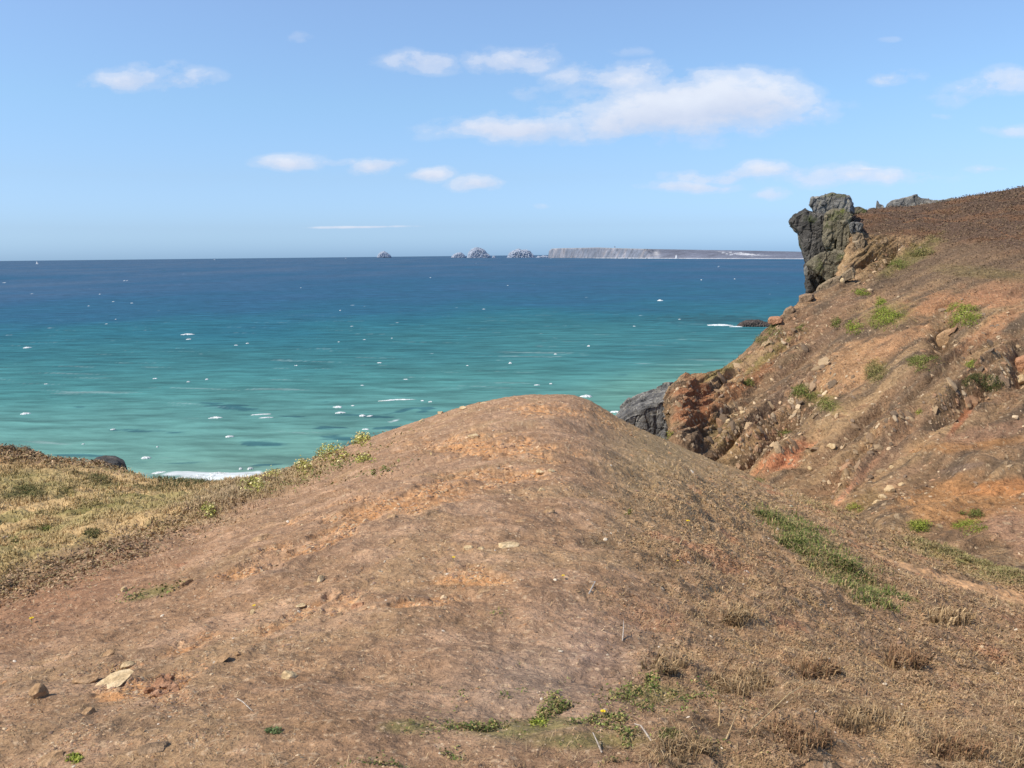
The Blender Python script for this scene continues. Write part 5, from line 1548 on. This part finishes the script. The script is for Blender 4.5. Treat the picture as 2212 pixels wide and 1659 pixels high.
p = on_headland(1461, 558)
s = math.hypot(p[0], p[1]) / F
tw = empty('white_tower', p - np.array([0, 40 * 0, 3])); props(tw, 'tiny white tower at the water line of the far headland', 'tower')
tw.location = Vector(p) - Vector((p[0], p[1], 0)).normalized() * 30 + Vector((0, 0, -2))
quick('tower_body', lambda bm: cyl(bm, 2.0 * s, 1.6 * s, -2, 7.5 * s), M_white, tw)
quick('tower_cap', lambda bm: cyl(bm, 1.7 * s, 0.3 * s, 7.5 * s, 9.2 * s), M_roof, tw)
p = on_headland(1328, 536.5); s = math.hypot(p[0], p[1]) / F
cn = empty('stone_monument', p); props(cn, 'tiny stone cross monument on top of the far cliffs', 'monument')
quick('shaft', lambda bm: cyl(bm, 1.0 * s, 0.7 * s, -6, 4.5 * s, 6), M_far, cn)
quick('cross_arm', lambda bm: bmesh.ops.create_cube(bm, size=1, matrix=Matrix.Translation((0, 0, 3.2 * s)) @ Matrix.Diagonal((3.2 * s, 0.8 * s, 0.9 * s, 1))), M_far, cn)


def house(px, py, w, label):
    p = on_headland(px, py); s = math.hypot(p[0], p[1]) / F
    W = w * s; Hh = 1.3 * s; Dp = W * 0.5
    o = empty('far_house', p); props(o, label, 'house', 'white houses on the far headland')
    quick('wall', lambda bm: bmesh.ops.create_cube(bm, size=1, matrix=Matrix.Translation((0, 0, Hh / 2 - 1)) @ Matrix.Diagonal((W, Dp, Hh + 2, 1))), M_white, o)

    def roof(bm):
        v = [bm.verts.new(c) for c in [(-W / 2, -Dp / 2, Hh), (W / 2, -Dp / 2, Hh), (W / 2, Dp / 2, Hh), (-W / 2, Dp / 2, Hh), (-W / 2, 0, Hh * 1.6), (W / 2, 0, Hh * 1.6)]]
        for f in ((0, 1, 5, 4), (2, 3, 4, 5), (0, 4, 3), (1, 2, 5), (3, 2, 1, 0)): bm.faces.new([v[i] for i in f])
    quick('roof', roof, M_roof, o)


for px, py, w in [(1562, 547, 5), (1570, 549, 4), (1578, 546, 4), (1590, 548, 5), (1600, 547, 4), (1612, 549, 4), (1580, 551, 6), (1625, 550, 4)]:
    house(px, py, w, 'tiny white house in the cluster on the far headland')


# sailboats far out
def sailboat(px, py, hpx_, label, sail=True):
    p = on_sea(np.array(float(px)), np.array(float(py))); D = math.hypot(p[0], p[1]); s = D / F
    Hs = hpx_ * s; L = Hs * (0.75 if sail else 2.2)
    o = empty('sailboat' if sail else 'motor_boat', p); props(o, label, 'boat')

    def hull(bm):
        n = 9; ringsv = []
        for k in range(n):
            t = k / (n - 1); bwid = L * 0.16 * math.sin(math.pi * (0.15 + 0.85 * t) ** 0.8) if t < 1 else 0.001
            x = -L / 2 + L * t; dk = L * (0.10 + 0.05 * t)
            ringsv.append([bm.verts.new(c) for c in ((x, -bwid, dk), (x, -bwid * .6, -L * .05), (x, bwid * .6, -L * .05), (x, bwid, dk))])
        for A, B in zip(ringsv, ringsv[1:]):
            for i in range(4): bm.faces.new((A[i], A[(i + 1) % 4], B[(i + 1) % 4], B[i]))
        bm.faces.new(ringsv[0])
    quick('hull', hull, M_white, o)
    if sail:
        quick('mast', lambda bm: cyl(bm, L * .012, L * .008, 0, Hs * 1.03, 6), M_roof, o)

        def mains(bm):
            v = [bm.verts.new(c) for c in ((0, 0, L * .2), (-L * .45, L * .05, L * .2), (0, 0, Hs))]; bm.faces.new(v)
        quick('mainsail', mains, M_white, o)

        def jib(bm):
            v = [bm.verts.new(c) for c in ((L * .02, 0, Hs * .85), (L * .45, 0, L * .16), (L * .03, L * .08, L * .2))]; bm.faces.new(v)
        quick('jib', jib, M_white, o)
    else:
        quick('cabin', lambda bm: bmesh.ops.create_cube(bm, size=1, matrix=Matrix.Translation((0, 0, L * .18)) @ Matrix.Diagonal((L * .3, L * .16, L * .14, 1))), M_white, o)


sailboat(80, 571, 6.5, 'white sailing boat far out near the left end of the horizon')
sailboat(463, 561.5, 2.2, 'tiny white motor boat on the horizon left of centre', False)
sailboat(747, 558.5, 2.2, 'tiny white boat on the horizon left of the lone islet', False)

# ------------------------------------------------------------------ SKY
SUN_EL, SUN_AZ = 50.0, -112.0        # azimuth from the view direction (+Y), negative = to the left
sx, sy = math.sin(R(SUN_AZ)), math.cos(R(SUN_AZ))
sun_dir = Vector((sx * math.cos(R(SUN_EL)), sy * math.cos(R(SUN_EL)), math.sin(R(SUN_EL))))
sl_ = bpy.data.lights.new('sun', 'SUN'); sl_.energy = 5.0; sl_.angle = R(0.53); sl_.color = (1.0, 0.90, 0.76)
so = bpy.data.objects.new('sun', sl_); so.rotation_euler = sun_dir.to_track_quat('Z', 'Y').to_euler(); so.location = (0, 0, 120); col.objects.link(so)

world = bpy.data.worlds.new('World'); scene.world = world; world.use_nodes = True
nt = world.node_tree
bg = nt.nodes['Background']; bg.inputs['Strength'].default_value = 0.10
sky = N(nt, 'ShaderNodeTexSky', sky_type='NISHITA'); sky.sun_disc = False
sky.sun_elevation = R(SUN_EL); sky.sun_rotation = R(SUN_AZ); sky.altitude = 40; sky.air_density = 1.0; sky.dust_density = 1.0; sky.ozone_density = 1.0
co = N(nt, 'ShaderNodeTexCoord').outputs['Generated']
sep = N(nt, 'ShaderNodeSeparateXYZ'); nt.links.new(co, sep.inputs[0])
Xc, Yc, Zc = sep.outputs
elev = Zc
# tint of the clear sky by elevation (bright summer haze low down, clear blue above)
tint = ramp(nt, math_node(nt, 'MULTIPLY', elev, 2.0, True), [(0.0, (1.10, 1.75, 3.10)), (0.017, (1.06, 1.66, 2.94)), (0.064, (0.97, 1.38, 2.30)), (0.169, (1.055, 1.33, 1.85)), (0.32, (1.21, 1.49, 1.79)), (0.53, (1.45, 1.61, 1.86)), (1.0, (1.3, 1.45, 1.7))])
TINT_GAIN = mixrgb(nt, 'MULTIPLY', 1.0, sky.outputs[0], tint)
# clouds: fair weather cumulus patches, laid out by direction
ysafe = math_node(nt, 'MAXIMUM', Yc, 0.05)
ca = math_node(nt, 'DIVIDE', Xc, ysafe); ce = math_node(nt, 'DIVIDE', Zc, ysafe)
comb = N(nt, 'ShaderNodeCombineXYZ'); nt.links.new(ca, comb.inputs[0]); nt.links.new(math_node(nt, 'MULTIPLY', ce, 1.7), comb.inputs[1])
cn1 = noise_node(nt, 17.0, 9, 0.6, comb.outputs[0]); cn2 = noise_node(nt, 5.0, 3, 0.5, comb.outputs[0])
warp_a = math_node(nt, 'MULTIPLY', math_node(nt, 'SUBTRACT', cn2.outputs[0], 0.5), 0.11)
CLOUDS = [  # px, py, rx, ry, weight
    (1500, 235, 240, 52, 1.0), (1620, 225, 130, 48, 1.0), (1400, 255, 150, 36, 0.95), (1120, 278, 160, 26, 0.95), (1350, 175, 90, 30, 0.6), (1250, 165, 70, 28, 0.4), (1150, 188, 50, 22, 0.3),
    (1100, 130, 100, 26, 0.62), (905, 140, 90, 24, 0.6), (310, 155, 70, 24, 0.8), (400, 168, 70, 20, 0.55), (255, 165, 50, 15, 0.45), (645, 344, 80, 13, 0.75), (825, 351, 45, 14, 0.75), (745, 350, 60, 9, 0.4),
    (920, 382, 42, 14, 0.75), (1022, 402, 52, 15, 0.85), (1160, 446, 26, 8, 0.35), (1600, 375, 150, 18, 0.6), (1500, 400, 110, 14, 0.65), (1660, 420, 40, 12, 0.5), (1850, 385, 190, 24, 0.5), (1860, 366, 40, 4, 0.7),
    (2150, 190, 110, 30, 0.42), (1970, 155, 60, 18, 0.45), (2050, 250, 30, 8, 0.3), (2190, 285, 80, 14, 0.35), (2150, 365, 80, 10, 0.4), (800, 489, 100, 2.6, 0.8), (655, 75, 40, 16, 0.22), (1340, 120, 70, 14, 0.22), (1920, 85, 40, 8, 0.2), (1450, 290, 150, 18, 0.35)]
dens = None
shade = None
for px, py, rx, ry, w in CLOUDS:
    r0 = ray(px, py); a0, e0 = r0[0] / r0[1], r0[2] / r0[1]
    dx = math_node(nt, 'MULTIPLY', math_node(nt, 'SUBTRACT', math_node(nt, 'ADD', ca, warp_a), float(a0)), F / (rx * 1.02))
    ww = warp_a if ry > 10 else math_node(nt, 'MULTIPLY', warp_a, 0.1)
    dy = math_node(nt, 'MULTIPLY', math_node(nt, 'SUBTRACT', math_node(nt, 'ADD', ce, math_node(nt, 'MULTIPLY', ww, 0.5)), float(e0)), F / (ry * 1.06))
    q__ = math_node(nt, 'ADD', math_node(nt, 'MULTIPLY', dx, dx), math_node(nt, 'MULTIPLY', dy, dy))
    g = math_node(nt, 'MULTIPLY', math_node(nt, 'POWER', 2.718, math_node(nt, 'MULTIPLY', q__, -1.0)), w)
    dens = g if dens is None else math_node(nt, 'MAXIMUM', dens, g)
    s_ = math_node(nt, 'MULTIPLY', g, dy)
    shade = s_ if shade is None else math_node(nt, 'ADD', shade, s_)
nse = math_node(nt, 'MULTIPLY', math_node(nt, 'SUBTRACT', cn1.outputs[0], 0.5), 2.4)
gate = ramp(nt, dens, [(0.03, 0.0), (0.30, 1.0)])
cov = math_node(nt, 'ADD', dens, math_node(nt, 'MULTIPLY', nse, math_node(nt, 'MULTIPLY', gate, 0.72)))
mask = ramp(nt, cov, [(0.12, 0.0), (0.28, 0.18), (0.48, 0.52), (0.85, 0.84)], 'EASE')
front = math_node(nt, 'GREATER_THAN', Yc, 0.05)
mask = math_node(nt, 'MULTIPLY', mask, front)
lit = math_node(nt, 'ADD', math_node(nt, 'MULTIPLY', shade, 0.6), math_node(nt, 'ADD', 0.5, math_node(nt, 'MULTIPLY', nse, 0.5)), True)
ccol = ramp(nt, lit, [(0.0, (6.4, 7.0, 8.6)), (0.5, (7.6, 8.0, 9.2)), (1.0, (8.8, 9.1, 9.9))])
# ramp colours are clamped for display only; they are plain radiance values here
final = mixrgb(nt, 'MIX', mask, TINT_GAIN, ccol)
nt.links.new(final, bg.inputs['Color'])

scene.view_settings.view_transform = 'Standard'
scene.view_settings.look = 'None'
scene.view_settings.exposure = 0
scene.cycles.max_bounces = 4
scene.cycles.use_denoising = True
